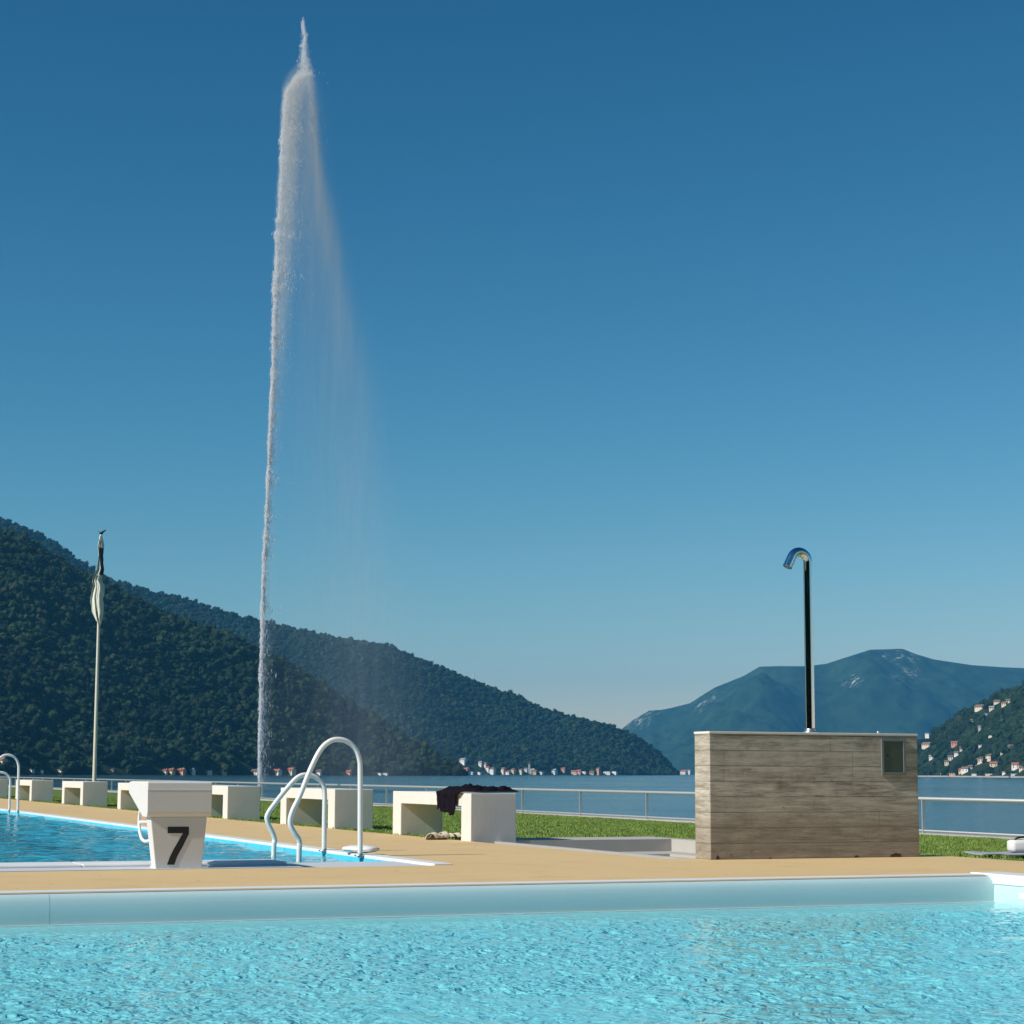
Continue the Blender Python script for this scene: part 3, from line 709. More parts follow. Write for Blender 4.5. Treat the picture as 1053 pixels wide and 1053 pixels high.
def mountain(name, ridge, Dr, Ds, M, nx, nt, amp, nscale, seed, rockspots=(), power=.85, shore_x=None):
    xs = np.linspace(ridge[0][0], ridge[-1][0], nx); ys = np.interp(xs, [p[0] for p in ridge], [p[1] for p in ridge])
    D1 = np.interp(xs, [d[0] for d in Dr], [d[1] for d in Dr]); D0 = np.interp(xs, [d[0] for d in Ds], [d[1] for d in Ds])
    P1 = np.array([tuple(at(x, y, d)) for x, y, d in zip(xs, ys, D1)])
    P0 = np.array([tuple(at(x, 795, d)) for x, d in zip(xs, D0)])
    T = np.concatenate([np.linspace(-.02, 1, nt), np.linspace(1.03, 1.9, nt//4)])
    Tt = T[:, None]; Hh = np.maximum(P1[:, 2]-Z_LAKE, 0)[None, :]
    X = P0[:, 0][None]+(P1[:, 0]-P0[:, 0])[None]*Tt; Y = P0[:, 1][None]+(P1[:, 1]-P0[:, 1])[None]*Tt
    pr_ = np.where(Tt <= 1, np.sign(Tt)*np.abs(Tt)**power, 1-(Tt-1)*.75)
    Z = Z_LAKE-1+(Hh+1)*pr_
    env = np.where(Tt <= 1, np.sin(np.clip(Tt, 0, 1)*np.pi)**.8, 0)*np.clip(Hh/90, .05, 1)
    Z = Z+env*amp*(vnoise(X/nscale, Y/nscale, seed, 5)-.15)
    lim = CH+(P1[:, 2]-CH)[None]/P1[:, 1][None]*Y*np.where(Tt < .97, .975+.02*np.clip(Tt, 0, 1), 1.0)   # no spur stands above the crest line
    Z = np.where(Hh > 3, np.minimum(Z, np.maximum(lim, Z_LAKE-1)), Z)
    rk = np.zeros_like(X)
    for (rx, ry, rr) in rockspots:
        px_ = 526.5+F*X/Y; py_ = 794.9-F*(Z-CH)/Y; rk += np.exp(-(((px_-rx)/rr)**2+((py_-ry)/(rr*.7))**2))
    o = _old(name, X, Y, Z, M, None, True, {'rock': np.clip(rk, 0, 1)}); tag(o, kind='structure')
    bv = BVHTree.FromPolygons([tuple(v) for v in np.stack([X, Y, Z], -1).reshape(-1, 3)], [(j*nx+i, j*nx+i+1, (j+1)*nx+i+1, (j+1)*nx+i) for j in range(len(T)-1) for i in range(nx-1)])
    HILLS[name] = (o, bv, X, Y, Z, nt, nx); return o, bv, (X, Y, Z, nt, nx)
M_H1 = hill_mat('forest_floor_near', (.012, .022, .010), (.03, .05, .018), (.02, .035, .014), .05)
M_H3 = hill_mat('far_wooded_slope', (.006, .022, .015), (.040, .082, .036), (.014, .034, .022), .016, (.50, .45, .40), 14)
hA = mountain('hill', [(-1700, 797), (-1300, 690), (-850, 560), (-420, 470), (-200, 512), (0, 550), (30, 561), (60, 578), (100, 601), (130, 614), (160, 628), (200, 645), (240, 659), (265, 672), (300, 690), (340, 714), (380, 740), (420, 763), (455, 783), (478, 798)],
              [(-420, 1500), (0, 1750), (300, 1850), (478, 1810)], [(-420, 1100), (0, 1350), (300, 1650), (478, 1790)], M_H1, 420, 60, 45, 210, 1)
hB = mountain('hill', [(-1300, 797), (-900, 600), (-300, 470), (-100, 505), (0, 534), (25, 542), (45, 552), (70, 570), (100, 590), (115, 597), (150, 607), (190, 616), (225, 629), (280, 643), (320, 653), (355, 659), (400, 666), (440, 683), (500, 706), (560, 731), (620, 746), (650, 757), (680, 776), (697, 798)],
              [(-300, 3300), (400, 3400), (697, 3420)], [(-300, 2900), (400, 3010), (560, 3080), (697, 3330)], M_H1, 440, 60, 60, 330, 4)
hC = mountain('mountain', [(540, 798), (600, 775), (636, 752), (650, 741), (668, 730.5), (680, 730), (690, 728), (710, 723), (722, 715), (735, 707), (765, 695), (781, 685.5), (800, 685), (830, 685), (850, 682.5), (870, 676), (895, 668), (915, 667.5), (928, 667), (940, 672), (960, 678), (1000, 684), (1030, 686), (1053, 687), (1200, 690), (1400, 684), (1800, 730), (2200, 797)],
              [(540, 8600), (900, 8200), (1400, 7600)], [(540, 7900), (700, 6300), (1400, 5200)], M_H3, 560, 150, 330, 620, 9,
              ((655, 738, 13), (666, 733, 8), (722, 725, 6), (738, 715, 5), (875, 701, 7), (880, 699, 5), (926, 697, 6), (936, 692, 8), (924, 676, 8), (908, 672, 5), (940, 676, 5), (641, 746, 7)))
hD = mountain('hill', [(905, 792), (920, 776), (940, 767), (952, 761), (965, 753), (980, 743), (995, 733.5), (1005, 728), (1018, 721), (1035, 715), (1053, 708), (1150, 668), (1400, 580), (1700, 640), (2000, 797)],
              [(905, 2750), (1053, 2500), (1400, 2400)], [(905, 2600), (1053, 2000), (1400, 1700)], M_H1, 300, 60, 30, 160, 12)
# tree crowns as instanced foliage
def crown(name, seed, col, tall):
    bm = bmesh.new(); r = random.Random(seed)
    cs = [(Vector((r.uniform(-.32, .32), r.uniform(-.32, .32), r.uniform(.15, .75)*tall)), r.uniform(.28, .46)) for _ in range(7)]
    for c, rad in cs:
        b = bmesh.ops.create_icosphere(bm, subdivisions=1, radius=rad, matrix=Matrix.Translation(c))
        for v in b['verts']:
            d = (v.co-c); v.co = c+d*r.uniform(.65, 1.25)
    for k in range(260):                       # loose leaf sprays
        c, rad = r.choice(cs); d = Vector((r.gauss(0, 1), r.gauss(0, 1), r.gauss(0, 1))).normalized(); q = c+d*rad*r.uniform(.85, 1.2)
        a = Vector((r.gauss(0, 1), r.gauss(0, 1), r.gauss(0, 1))).normalized()*.09; b_ = d.cross(a).normalized()*.09
        bm.faces.new([bm.verts.new(q+a), bm.verts.new(q+b_), bm.verts.new(q-a)])
    return bobj(name, bm, col)
def leaf_mat(nm, a, b, c3):
    M, n, p = mat(nm); oi = n.add('ShaderNodeObjectInfo'); co = n.coord(); f = n.noise(co, 2.5, 3); big = n.noise(oi.outputs['Location'], .012, 4, .6)
    c = n.ramp(oi.outputs['Random'], [(0, a), (.55, b), (.85, c3), (1, (.055, .06, .026))]); c = n.mix(n.math('MULTIPLY', f, .5), c, a); c = n.mix(n.math('MULTIPLY_ADD', big, 3.0, -1.2, clamp=True), c, tuple(q*.55 for q in a)); c = n.mix(n.math('MULTIPLY_ADD', big, -3.5, 1.35, clamp=True), c, c3)
    n.l.new(c, p.inputs['Base Color']); p.inputs['Roughness'].default_value = .8; p.inputs['Specular IOR Level'].default_value = .15; return M
M_LEAF = leaf_mat('broadleaf_foliage', (.014, .033, .011), (.024, .052, .016), (.044, .074, .024))
crowns = protocol('crowns', [crown('crown', s, M_LEAF, t) for s, t in ((1, 1.0), (2, 1.25), (3, .85), (4, 1.5))])
houses = []   # filled below, used to keep the trees clear
def forest(hill, label, spacing, size, seed, tmax=1.02, clear=(), steep=True, rmin=0):
    o, bv, (X, Y, Z, nt, nx) = hill; r = np.random.default_rng(seed)
    T0, T1 = 1, int(nt*1.0)+2
    A = np.stack([X, Y, Z], -1)
    a = A[T0:T1-1, :-1]; b = A[T0:T1-1, 1:]; c = A[T0+1:T1, :-1]; d = A[T0+1:T1, 1:]
    area = np.linalg.norm(np.cross(b-a, c-a), axis=-1)+1e-6
    px_ = 526.5+F*a[..., 0]/a[..., 1]; vis = (px_ > -420) & (px_ < 1420) & (a[..., 2] > Z_LAKE+.3)
    cnt = r.poisson(area*vis/spacing**2)
    idx = np.repeat(np.arange(cnt.size), cnt.ravel()); j, i = np.unravel_index(idx, cnt.shape)
    s = r.random(len(idx))[:, None]; t = r.random(len(idx))[:, None]
    P = (a[j, i]*(1-s)*(1-t)+b[j, i]*s*(1-t)+c[j, i]*(1-s)*t+d[j, i]*s*t)
    keep = np.ones(len(P), bool)
    pxx = 526.5+F*P[:, 0]/P[:, 1]; pyy = 794.9-F*(P[:, 2]-CH)/P[:, 1]
    for (hx, hy, hw, hh) in clear:
        keep &= ~((np.abs(pxx-hx) < hw/2+1.4) & (pyy > hy-hh*.55) & (pyy < hy+size*1.3*F/P[:, 1]))
    for (gx_, gy_, gr_) in OPEN:          # trees left out sunward of each house so the sun reaches its walls
        dx = P[:, 0]-gx_; dy = P[:, 1]-gy_; keep &= ~((dx > -gr_-15) & (dx < gr_*.7) & (dy > -18) & (dy < gr_*.5))
    P = P[keep]; n = len(P); k = size*(.6+.8*r.random(n)**1.5)*(1+.3*vnoise(P[:, 0]/60, P[:, 1]/60, seed, 3)); 
    P[:, 2] -= k*.28
    scl = np.stack([k, k, k*(.75+.35*r.random(n))], -1); rot = np.stack([np.zeros(n), np.zeros(n), r.random(n)*6.28], -1)
    print(label, n); return scatter('forest', P, scl, rot, crowns, label, 'forest')

# ------------------------------------------------------------------ houses
M_ROOF = [simple('red_roof_tiles', (.36, .12, .07), .85, var=.25, scale=.8), simple('brown_roof_tiles', (.20, .13, .09), .85, var=.25, scale=.8), simple('grey_roof', (.28, .28, .28), .8)]
M_WALLS = {'white': simple('white_render', (.78, .76, .72), .85), 'cream': simple('cream_render', (.70, .60, .44), .85), 'pink': simple('pink_render', (.62, .33, .26), .85), 'ochre': simple('ochre_render', (.62, .46, .24), .85), 'pale': simple('pale_grey_render', (.58, .60, .60), .85)}
M_WIN = simple('dark_window', (.03, .035, .04), .25)
def house(p, w, d, h, col, roof, rzz, label, group, floors=2, flat=False):
    t = empty('house', p, rzz); tag(t, label, 'house', group)
    bm = bmesh.new(); box(bm, (-w/2, -d/2, -4), (w/2, d/2, h)); 
    if not flat:
        rh = w*.0+d*.28; prism(bm, [(-d/2, h), (d/2, h), (0, h+rh)], lambda q: (-w/2, q[0], q[1]), lambda q: (w/2, q[0], q[1]))
    bobj('wall', bm, M_WALLS[col], t)
    bm = bmesh.new()
    if flat: box(bm, (-w/2-.3, -d/2-.3, h+.01), (w/2+.3, d/2+.3, h+.35))
    else:
        for s in (-1, 1):
            q = [(0, h+rh+.05), (s*(d/2+.6), h-.3), (s*(d/2+.6), h-.05), (0, h+rh+.35)]
            prism(bm, q, lambda k: (-w/2-.5, k[0], k[1]), lambda k: (w/2+.5, k[0], k[1]))
        box(bm, (w*.2, -d*.05, h+rh*.5), (w*.2+.7, d*.05+.3, h+rh+1.0))
    bobj('roof', bm, M_ROOF[roof], t)
    nw = max(2, int(w/2.8))
    def win(p0, p1):
        b2 = bmesh.new(); box(b2, p0, p1); bobj('window', b2, M_WIN, t)
    for fl_ in range(floors):
        z = 1.0+fl_*(h-.6)/floors
        for k in range(nw):
            x = -w/2+w*(k+.5)/nw; win((x-.45, -d/2-.06, z), (x+.45, -d/2-.005, z+1.4))
        win((-w/2-.06, -.4, z), (-w/2-.005, .4, z+1.4))
    return t
def hit(hill, x, y):
    d = ray(x, y); r = hill[1].ray_cast(CAM, d, 20000); return r[0]
OPEN = []
clearA, clearB, clearD = [], [], []
ordn = ['first', 'second', 'third', 'fourth', 'fifth', 'sixth', 'seventh', 'eighth', 'ninth', 'tenth', 'eleventh', 'twelfth', 'thirteenth', 'fourteenth', 'fifteenth', 'sixteenth', 'seventeenth', 'eighteenth', 'nineteenth', 'twentieth', 'twenty-first', 'twenty-second', 'twenty-third', 'twenty-fourth']
# (x, y of base, width px, height px, colour, roof)
VB = [(476.5, 784.5, 5.5, 4, 'white', 2), (480, 796, 5, 6, 'pink', 0), (484.5, 797.5, 4, 3, 'white', 2), (494, 787.5, 3, 4.5, 'white', 2), (499, 788.5, 3.5, 4, 'cream', 1), (502, 792.5, 4, 3.5, 'white', 0), (506, 795, 5, 5, 'white', 1),
      (493.5, 797.6, 3.5, 2.5, 'white', 2), (517.5, 794.5, 4.5, 4.5, 'cream', 0), (522, 797, 4.5, 3, 'white', 0), (528, 794, 4, 3, 'ochre', 1), (536, 796, 3.2, 5, 'cream', 1), (541, 793, 3, 3, 'pale', 1), (549.5, 795.5, 4, 3, 'ochre', 1), (557, 796.5, 4, 3, 'pale', 2), (570, 795.5, 5, 4, 'pale', 2), (579, 793.5, 4, 3.5, 'pink', 0),
      (590.5, 796.5, 5, 3.5, 'cream', 0), (595.5, 796, 4, 4, 'pink', 0), (601, 795.5, 3.6, 2.5, 'white', 2), (608.5, 796.5, 4, 3, 'ochre', 1), (615.5, 798, 3.2, 7, 'pink', 0), (624.5, 796, 6, 3, 'white', 2), (632.5, 796, 4.5, 3, 'white', 2)]
def place(hill, lst, group, tmpl, clear, rr=.9):
    for i, (x, y, w, h, col, rf) in enumerate(sorted(lst)):
        p = hit(hill, x, min(y, 797.3))
        if p is None:
            p = at(x, y, 3200 if hill is hB else 2480); p.z = max(p.z, Z_LAKE+1)
        D = p.y; k = D/F; p.z = max(p.z, Z_LAKE+.6)
        house(Vector(p), w*k, w*k*.75, h*k*.78, col, rf, -.55+random.uniform(-.35, .35), tmpl % (col, ['red', 'brown', 'grey'][rf], ordn[i]), group, 1 if h < 4 else 2, flat=(rf == 2 and h < 3.5))
        clear.append((x, y, w, h)); OPEN.append((p.x, p.y, w*k*.5))
VB = [(a, b, c*1.12, d*1.1, e, f) for a, b, c, d, e, f in VB]
place(hB, VB, 'houses of the lakeside village', '%s house with %s roof, %s from the left in the lakeside village', clearB)
VA_ = [(3, 784, 8, 3.5, 'cream', 0), (33, 793.5, 4, 2.5, 'pale', 2), (43, 794, 3, 2, 'pale', 2), (62, 794, 4, 3, 'white', 2), (116, 793, 3, 2, 'pale', 1), (132, 793, 4, 2, 'pale', 2), (170, 794.5, 4, 3, 'pale', 0), (176.5, 795, 6, 4, 'ochre', 0), (187, 795, 7, 4, 'pink', 0), (198, 795, 5, 4, 'white', 2), (214, 795, 7, 3, 'cream', 2), (229, 795, 7, 3, 'ochre', 1)]
place(hA, VA_, 'houses along the dark wooded shore', '%s house with %s roof under the dark wooded slope, %s from the left', clearA)
VA2 = [(263, 796, 7, 4, 'white', 1), (285, 796.5, 8, 4.5, 'white', 0), (299.5, 795.5, 8, 5, 'cream', 0), (328, 796, 5, 4, 'white', 1), (359, 796, 5, 3, 'pink', 0), (391, 797, 4, 2.5, 'white', 2), (396.5, 797.5, 5, 2.5, 'white', 2)]
place(hA, VA2, 'houses on the shore beyond the fountain', '%s house with %s roof on the shore beyond the fountain, %s from the left', clearA)
VD = [(953.5, 756, 4, 2.5, 'white', 2), (953.5, 768, 9, 3.5, 'cream', 1), (958, 781, 4.5, 4.5, 'white', 2), (981.5, 767.5, 6, 5, 'pink', 0), (989, 772, 4, 4, 'white', 1), (984, 777, 4.5, 4, 'white', 1), (977.5, 782, 5, 5, 'white', 1), (974, 787, 4.5, 5, 'cream', 1), (1008, 784, 8, 5, 'cream', 1), (1017.5, 781.5, 6, 6, 'cream', 1), (1022, 788.5, 7.5, 4.5, 'cream', 0),
      (993, 794, 7, 5, 'white', 1), (989, 794.5, 5, 4, 'ochre', 0), (998, 791, 4, 4, 'pale', 1), (1008, 729, 9, 3, 'cream', 1), (1020, 730, 5, 3.5, 'cream', 2), (1033, 726, 5, 4, 'cream', 1), (1037.5, 722.5, 5, 3, 'cream', 1), (1026, 723, 7, 2, 'cream', 1), (1031, 775, 4.5, 2.5, 'cream', 1), (1039.5, 771, 5, 5, 'pink', 1), (1045, 790.5, 8, 5.5, 'white', 0), (1051, 792, 5, 4, 'cream', 1)]
VD2 = [(1007.5, 751, 3, 5, 'pale', 2), (1019, 757.5, 4, 2, 'cream', 2), (1008, 768, 3, 2.5, 'white', 2), (968.5, 798, 3, 3, 'white', 2), (981, 798.3, 8, 2.6, 'pink', 2), (1003, 798.3, 6, 2, 'pale', 2), (1017, 798.3, 7, 2.2, 'cream', 2), (1033, 796, 4, 3, 'white', 2), (1043, 798, 6, 2.2, 'pale', 2), (956, 797.8, 3, 3.5, 'pale', 2), (1000, 742, 4, 2, 'pale', 1), (1014, 736, 4, 3, 'pale', 2)]
place(hD, VD, 'villas on the right-hand hillside', '%s villa with %s roof on the right-hand hillside, %s from the left', clearD, .7)
place(hD, VD2, 'small houses on the right-hand shore and slope', 'small %s house with %s roof on the right-hand slope, %s from the left', clearD, .6)
place(hC, [(704, 797.5, 8, 3.5, 'cream', 0), (708.5, 798, 4, 5, 'white', 0)], 'houses at the tip of the headland', '%s house with %s roof at the headland tip, %s from the left', [])
# church tower
pc = hit(hB, 544.5, 795) or at(544.5, 795, 3300)
t = empty('church', pc, .3); tag(t, 'pale church with slender bell tower in the middle of the lakeside village', 'church')
k = pc.y/F
bm = bmesh.new(); box(bm, (-1.5*k/2, -1.5*k/2, -3), (1.5*k/2, 1.5*k/2, 9*k)); bobj('tower', bm, M_WALLS['pale'], t)
bm = bmesh.new(); tube(bm, [(0, 0, 9*k+.02), (0, 0, 12*k)], [1.1*k, .05], 4); bobj('spire', bm, M_ROOF[1], t)
bm = bmesh.new(); box(bm, (.8*k, -1.5*k, -3), (5*k, 1.5*k, 3.5*k)); prism(bm, [(-1.6*k, 3.5*k), (1.6*k, 3.5*k), (0, 4.8*k)], lambda q: (.8*k, q[0], q[1]), lambda q: (5*k, q[0], q[1])); bobj('nave', bm, M_WALLS['cream'], t)
clearB.append((547, 796, 9, 10))
# masts on the ridge
for (x, yb, yt, lb) in ((445, 684, 671, 'thin lattice mast on the wooded ridge, the left one of two'), (487, 702, 691, 'thin lattice mast on the wooded ridge, the right one of two')):
    pb = at(x, yb+3, 3390); k = 3390/F; h = (yb+3-yt)*k; t = empty('radio_mast', pb); tag(t, lb, 'mast', 'masts on the ridge')
    bm = bmesh.new()
    for a in range(3): tube(bm, [(1.2*math.cos(a*2.1), 1.2*math.sin(a*2.1), 0), (.2*math.cos(a*2.1), .2*math.sin(a*2.1), h)], .22, 5)
    bobj('frame', bm, M_GALV, t)
    bm = bmesh.new()
    for q in (.45, .7, .9): tube(bm, [(-2.6*(1.2-q), 0, h*q), (2.6*(1.2-q), 0, h*q)], .25, 5)
    bobj('crossarm', bm, M_GALV, t)
forest(hA, 'dense dark green broadleaf forest covering the near left slope', 4.3, 6.6, 21, clear=clearA)
forest(hB, 'hazy green forest covering the long ridge behind the fountain', 5.4, 6.8, 22, clear=clearB)
forest(hD, 'green trees between the villas on the right-hand hillside', 5.4, 7.2, 23, clear=clearD)
# stone shore wall under the right-hand village
bm = bmesh.new(); _, _, (X, Y, Z, nt, nx) = hD
row = [(X[1, i], Y[1, i]) for i in range(nx)]
for i in range(8, nx-1):
    (xa, ya), (xb, yb) = row[i], row[i+1]; bm.faces.new([bm.verts.new(q) for q in ((xa, ya-6, Z_LAKE-1), (xb, yb-6, Z_LAKE-1), (xb, yb-6, Z_LAKE+1.6), (xa, ya-6, Z_LAKE+1.6))])
    bm.faces.new([bm.verts.new(q) for q in ((xa, ya-6, Z_LAKE+1.6), (xb, yb-6, Z_LAKE+1.6), (xb, yb+4, Z_LAKE+1.6), (xa, ya+4, Z_LAKE+1.6))])
bmesh.ops.remove_doubles(bm, verts=bm.verts, dist=.01)
tag(bobj('shore_wall', bm, simple('pale_stone_shore', (.38, .37, .34), .9, var=.5, scale=.15)), 'pale stone wall along the water under the right-hand villas', 'wall')

# wooded ground behind the camera (seen mirrored in the chrome pipe)
r = np.random.default_rng(5); n = 420; ang = r.uniform(R(150), R(385), n); rad = r.uniform(62, 110, n)
Px = np.stack([np.cos(ang)*rad, np.sin(ang)*rad, np.full(n, -.5)], -1); k = r.uniform(10, 15, n)
Px = Px[(Px[:, 0]*E1.x+Px[:, 1]*E1.y) < 16]; k = k[:len(Px)]
scatter('forest', Px, np.stack([k, k, k], -1), np.stack([k*0, k*0, k*7], -1), crowns, 'dark trees standing behind the pool on the near side', 'forest')

# ------------------------------------------------------------------ lawn blades
def tuft(seed):
    bm = bmesh.new(); r = random.Random(seed)
    for k in range(16):
        x, y = r.uniform(-.07, .07), r.uniform(-.07, .07); a = r.uniform(0, 6.28); h = r.uniform(.014, .030); w = .003; lx, ly = r.uniform(-.02, .02), r.uniform(-.02, .02)
        dx, dy = w*math.cos(a), w*math.sin(a)
        v = [bm.verts.new(q) for q in ((x-dx, y-dy, -.01), (x+dx, y+dy, -.01), (x+lx*.5+dx*.8, y+ly*.5+dy*.8, h*.6), (x+lx*.5-dx*.8, y+ly*.5-dy*.8, h*.6), (x+lx, y+ly, h))]
        bm.faces.new((v[0], v[1], v[2], v[3])); bm.faces.new((v[3], v[2], v[4]))
    return bobj('tuft', bm, M_BLADE)
tufts = protocol('tufts', [tuft(s) for s in range(4)])
pts = []
r = np.random.default_rng(9)
def sow(u0, u1, v0, v1, dens):
    n = int((u1-u0)*(v1-v0)*dens); u = r.uniform(u0, u1, n); v = r.uniform(v0, v1, n); pts.append(np.stack([u, v], -1))
sow(U_P1+.16, U_RAIL-.15, V_W+.3, 22, 50); sow(U_GR+.01, U_RAIL-.15, V_P1+.76, 34, 42); sow(U_GR+.01, U_RAIL-.15, 34, 56, 25); sow(U_GR2+.01, U_RAIL-.2, 8, V_W+.3, 50)
for u0 in (U_GR+.005, ): sow(u0, u0+.12, V_P1+.76, 60, 420)
sow(U_RAIL-.35, U_RAIL-.14, 14, 60, 160)
P = np.concatenate(pts); zz_ = lawn_z(P[:, 0], P[:, 1]); n = len(P); Pw = np.stack([P[:, 0]*E1.x+P[:, 1]*E2.x, P[:, 0]*E1.y+P[:, 1]*E2.y, zz_-.002], -1)
k = r.uniform(.7, 1.5, n); scatter('grass', Pw, np.stack([k, k, k], -1), np.stack([k*0, k*0, r.random(n)*6.28], -1), tufts, 'short green lawn grass between the paving and the lake', 'grass'); print('tufts', n)

# ------------------------------------------------------------------ fountain
FD = 260.0; fk = FD/F
def fpt(x, y, dy=0.0): p = at(x, y, FD); return Vector((p.x, p.y+dy, p.z))
fbase = fpt(266.5, 812); fnt = empty('fountain', (fbase.x, fbase.y, Z_LAKE)); O = fnt.location.copy()
tag(fnt, 'very tall white water jet rising from the lake and drifting to the right', 'fountain')
yy = [12, 40, 70, 95, 160, 240, 300, 360, 420, 500, 580, 650, 740, 812]
jx = [313, 313, 311.5, 295.5, 290.5, 286, 283.6, 281.5, 279.5, 275.5, 272, 270, 268, 266.5]
jw = [1.5, 3, 4, 3, 3, 3, 2.6, 2.5, 2.5, 2.3, 2.1, 2.0, 1.8, 1.4]
r = np.random.default_rng(31); verts = []; faces = []
octv = np.array([(1, 0, 0), (-1, 0, 0), (0, 1, 0), (0, -1, 0), (0, 0, 1), (0, 0, -1)], float); octf = np.array([(0, 2, 4), (2, 1, 4), (1, 3, 4), (3, 0, 4), (2, 0, 5), (1, 2, 5), (3, 1, 5), (0, 3, 5)])
def drops(x, y, dep, sx, sz):
    n = len(x); 
    base = np.array([tuple(fpt(a, b)) for a, b in zip(x, y)]); base[:, 1] += dep; base -= np.array(O)
    return base, sx, sz
bl_ = []
N1 = 42000; ys_ = 810-(r.random(N1)**.85)*735; keepn = (vnoise(ys_/5, ys_*0+2, 47, 3) > -.25) | (r.random(N1) < .55); ys_ = ys_[keepn]; ys_ = ys_[r.random(len(ys_)) < np.interp(ys_, [75, 250, 380], [.5, .65, 1])]; N1 = len(ys_)
clump = vnoise(ys_/9, ys_*0, 40, 4)
wm = 1+.7*vnoise(ys_/11, ys_*0+5, 43, 4); xs_ = np.interp(ys_, yy, jx)+np.interp(ys_, yy, jw)*wm*r.normal(size=N1)*.40+1.0*vnoise(ys_/30, ys_*0+5, 41, 4)+r.exponential(1, N1)*np.interp(ys_, [75, 110, 240, 330, 812], [4, 6, 5, 2.4, 2.0])*(r.random(N1) < np.interp(ys_, [75, 240, 360, 812], [.6, .55, .3, .3]))*wm-.5
bl_.append(drops(xs_, ys_, r.normal(size=N1)*.3, (.014+.034*r.random(N1)**1.5)*np.clip(1+.5*clump, .5, 1.6), (.08+.34*r.random(N1)**2)))
# tip strand and bright left-edge clusters
N2 = 1100; ys_ = 18+62*r.random(N2)**.7; xs_ = np.interp(ys_, [15, 40, 60, 80], [312, 314, 314, 316])+np.interp(ys_, [15, 40, 60, 80], [1, 2, 2.8, 6])*r.normal(size=N2)*.75-.8+1.2*vnoise(ys_/6, ys_*0, 90, 3)
bl_.append(drops(xs_, ys_, r.normal(size=N2)*.4, .035+.05*r.random(N2), .05+.10*r.random(N2)))
N3 = 12000; ys_ = 77+np.minimum(r.exponential(75, N3), 420); lx_ = np.interp(ys_, [75, 85, 95, 130, 175, 240, 300, 500], [314, 303, 292, 290, 287.5, 283.5, 282.5, 275]); rx_ = np.interp(ys_, [70, 95, 160, 220, 300, 500], [322, 322, 326, 334, 345, 365])
tt_ = r.beta(1.0, 3.6, N3); xs_ = lx_+(rx_-lx_)*tt_+2*vnoise(ys_/20, tt_*6, 77, 3); bl_.append(drops(xs_, ys_, r.normal(size=N3)*1.2, .008+.020*r.random(N3)**2, .04+.12*r.random(N3)))
N4 = 2500; ys_ = 75+np.minimum(r.exponential(60, N4), 300); rx_ = np.interp(ys_, [70, 95, 160, 220, 300], [317, 320, 325, 333, 346]); xs_ = rx_+r.normal(size=N4)*np.interp(ys_, [70, 160, 300], [2, 2, 7]); bl_.append(drops(xs_, ys_, r.normal(size=N4)*1.2, .008+.016*r.random(N4), .03+.08*r.random(N4)))
base = np.concatenate([b[0] for b in bl_]); sx = np.concatenate([np.broadcast_to(b[1], (len(b[0]),)) for b in bl_]); sz = np.concatenate([np.broadcast_to(b[2], (len(b[0]),)) for b in bl_])
V = base[:, None, :]+octv[None]*np.stack([sx, sx, sz], -1)[:, None, :]*(.7+.6*r.random((len(base), 6, 1)))
Fc = octf[None]+(np.arange(len(base))*6)[:, None, None]
me = bpy.data.meshes.new('water_jet'); me.vertices.add(V.size//3); me.vertices.foreach_set('co', V.astype(np.float32).ravel())
me.loops.add(Fc.size); me.loops.foreach_set('vertex_index', Fc.astype(np.int32).ravel()); me.polygons.add(Fc.size//3)
me.polygons.foreach_set('loop_start', np.arange(0, Fc.size, 3, dtype=np.int32)); me.polygons.foreach_set('loop_total', np.full(Fc.size//3, 3, dtype=np.int32)); me.update(calc_edges=True)
Mj = bpy.data.materials.new('white_water'); Mj.use_nodes = True; n = N(Mj.node_tree); n.n.clear(); out = n.add('ShaderNodeOutputMaterial')
a_ = n.add('ShaderNodeBsdfDiffuse'); a_.inputs[0].default_value = (.93, .95, .97, 1); b_ = n.add('ShaderNodeBsdfTranslucent'); b_.inputs[0].default_value = (.93, .95, .97, 1)
c_ = n.add('ShaderNodeMixShader'); c_.inputs[0].default_value = .5; n.l.new(a_.outputs[0], c_.inputs[1]); n.l.new(b_.outputs[0], c_.inputs[2])
d_t = n.add('ShaderNodeBsdfTransparent'); e_ = n.add('ShaderNodeMixShader'); e_.inputs[0].default_value = .5; n.l.new(d_t.outputs[0], e_.inputs[1]); n.l.new(c_.outputs[0], e_.inputs[2]); n.l.new(e_.outputs[0], out.inputs[0])
me.materials.append(Mj); jet = link(bpy.data.objects.new('water_jet', me), fnt)
# drifting spray: a real cloud with a procedural density (object space of the fountain, metres)
def OX(x, y): return (fpt(x, y)-O)
ztop = OX(310, 40).z; zbot = OX(300, 812).z
bm = bmesh.new(); outl = [(262, 812), (278, 400), (278, 250), (283, 90), (300, 60), (335, 60), (375, 200), (430, 380), (500, 560), (560, 812)]
prism(bm, outl, lambda q: OX(*q)+Vector((0, -5, 0)), lambda q: OX(*q)+Vector((0, 5, 0))); bmesh.ops.recalc_face_normals(bm, faces=bm.faces[:])
Mv = bpy.data.materials.new('drifting_spray'); Mv.use_nodes = True; n = N(Mv.node_tree); n.n.clear(); out = n.add('ShaderNodeOutputMaterial')
co = n.coord(); sp = n.add('ShaderNodeSeparateXYZ'); n.l.new(co, sp.inputs[0]); X_, Z_ = sp.outputs[0], sp.outputs[2]
zn = n.math('DIVIDE', n.math('SUBTRACT', Z_, zbot), ztop-zbot, clamp=True)
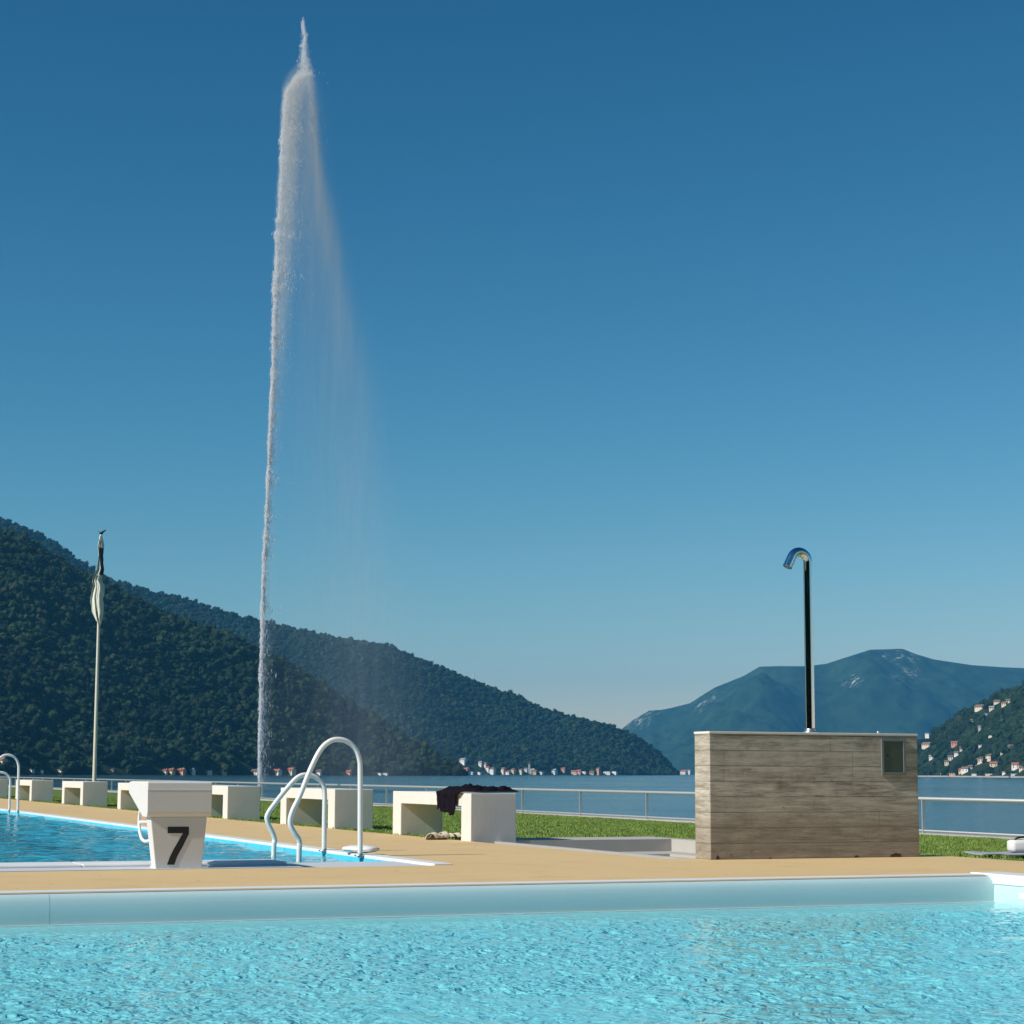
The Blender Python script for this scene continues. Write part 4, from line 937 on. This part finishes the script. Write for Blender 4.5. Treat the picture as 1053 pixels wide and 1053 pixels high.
def curve(tab, lo, hi):   # tab: (y pixel, value) -> value as a function of height
    fc = n.add('ShaderNodeFloatCurve'); c = fc.mapping.curves[0]; pts_ = sorted([((OX(300, y).z-zbot)/(ztop-zbot), (v-lo)/(hi-lo)) for y, v in tab])
    c.points[0].location = (max(0, pts_[0][0]), pts_[0][1]); c.points[1].location = (min(1, pts_[-1][0]), pts_[-1][1])
    for q in pts_[1:-1]: c.points.new(*q)
    for q in c.points: q.handle_type = 'AUTO_CLAMPED'
    fc.mapping.update(); n.l.new(zn, fc.inputs['Value']); return n.math('MULTIPLY_ADD', fc.outputs[0], hi-lo, lo)
def xo(x, y): return OX(x, y).x
def lobe(cx, wd, amp):
    c = curve([(y, xo(x, y)) for y, x in cx], -5, 50); w = curve([(y, v*fk) for y, v in wd], 0, 15); a = curve(amp, 0, 1)
    d = n.math('DIVIDE', n.math('SUBTRACT', X_, c), w); return n.math('MULTIPLY', a, n.math('EXPONENT', n.math('MULTIPLY', n.math('MULTIPLY', d, d), -1)))
L1 = lobe([(60, 314), (75, 311), (90, 303), (110, 299), (160, 297), (240, 292.5), (300, 290), (400, 285), (600, 275), (812, 270)], [(60, 2.5), (75, 5), (100, 6.5), (160, 6.5), (300, 7.5), (400, 7), (812, 5)], [(55, 0), (75, .6), (100, .95), (200, .75), (300, .5), (400, .18), (500, .07), (812, .06)])
L2 = lobe([(60, 316), (90, 319), (160, 324), (220, 333), (300, 345), (400, 360), (500, 366), (600, 370), (700, 378), (812, 385)], [(60, 3), (100, 4), (160, 6), (220, 10), (300, 14), (400, 22), (500, 28), (600, 34), (812, 50)], [(55, 0), (75, .5), (100, .55), (160, .5), (220, .42), (300, .24), (400, .13), (500, .09), (600, .06), (700, .05), (812, .045)])
L3 = lobe([(60, 312), (160, 309), (300, 318), (500, 335), (700, 350), (812, 360)], [(60, 5), (100, 13), (300, 24), (500, 48), (700, 75), (812, 90)], [(60, 0), (90, .38), (200, .26), (300, .14), (500, .06), (700, .04), (812, .045)])
ns = n.noise(n.coord('Object', (.9, .25, .07)), 1.0, 6, .68, .4); ns = n.math('MAXIMUM', n.math('MULTIPLY_ADD', ns, 3.4, -.7), .05)
jc = curve([(y, xo(x, y)) for y, x in zip([40, 70, 95, 160, 240, 300, 360, 420, 500, 580, 650, 740, 812], [312, 310.5, 293.5, 289, 284.5, 282, 280, 278, 274, 270.5, 268.5, 267, 265.5])], -5, 50)
edge = n.math('MULTIPLY', n.math('SUBTRACT', X_, jc), 1/(3.0*fk), clamp=True)
ns = n.math('MULTIPLY', ns, edge)
den = n.math('MULTIPLY', n.math('ADD', n.math('ADD', L1, L2), L3), n.math('MULTIPLY', ns, .15))
vs_n = n.add('ShaderNodeVolumeScatter'); vs_n.inputs['Color'].default_value = (.68, .81, .95, 1); vs_n.inputs['Anisotropy'].default_value = .0; n.l.new(den, vs_n.inputs['Density'])
n.l.new(vs_n.outputs[0], out.inputs['Volume'])
sp_o = bobj('spray', bm, Mv, fnt); 
try: Mv.cycles.volume_sampling = 'EQUIANGULAR' if False else 'MULTIPLE_IMPORTANCE'; sp_o.cycles.use_deform_motion = False
except Exception: pass

# ------------------------------------------------------------------ haze
HAZE = 6.5e-5
if HAZE:
    bm = bmesh.new(); box(bm, (-9000, -1500, -6), (9000, 12500, 600)); hz = bobj('haze', bm, bpy.data.materials.new('haze_air')); Mz = hz.data.materials[0]; Mz.use_nodes = True
    n = N(Mz.node_tree); n.n.clear(); out = n.add('ShaderNodeOutputMaterial'); pv = n.add('ShaderNodeVolumePrincipled')
    pv.inputs['Color'].default_value = (.10, .50, .95, 1); pv.inputs['Density'].default_value = HAZE; pv.inputs['Anisotropy'].default_value = .0
    n.l.new(pv.outputs[0], out.inputs['Volume']); tag(hz, kind='stuff')
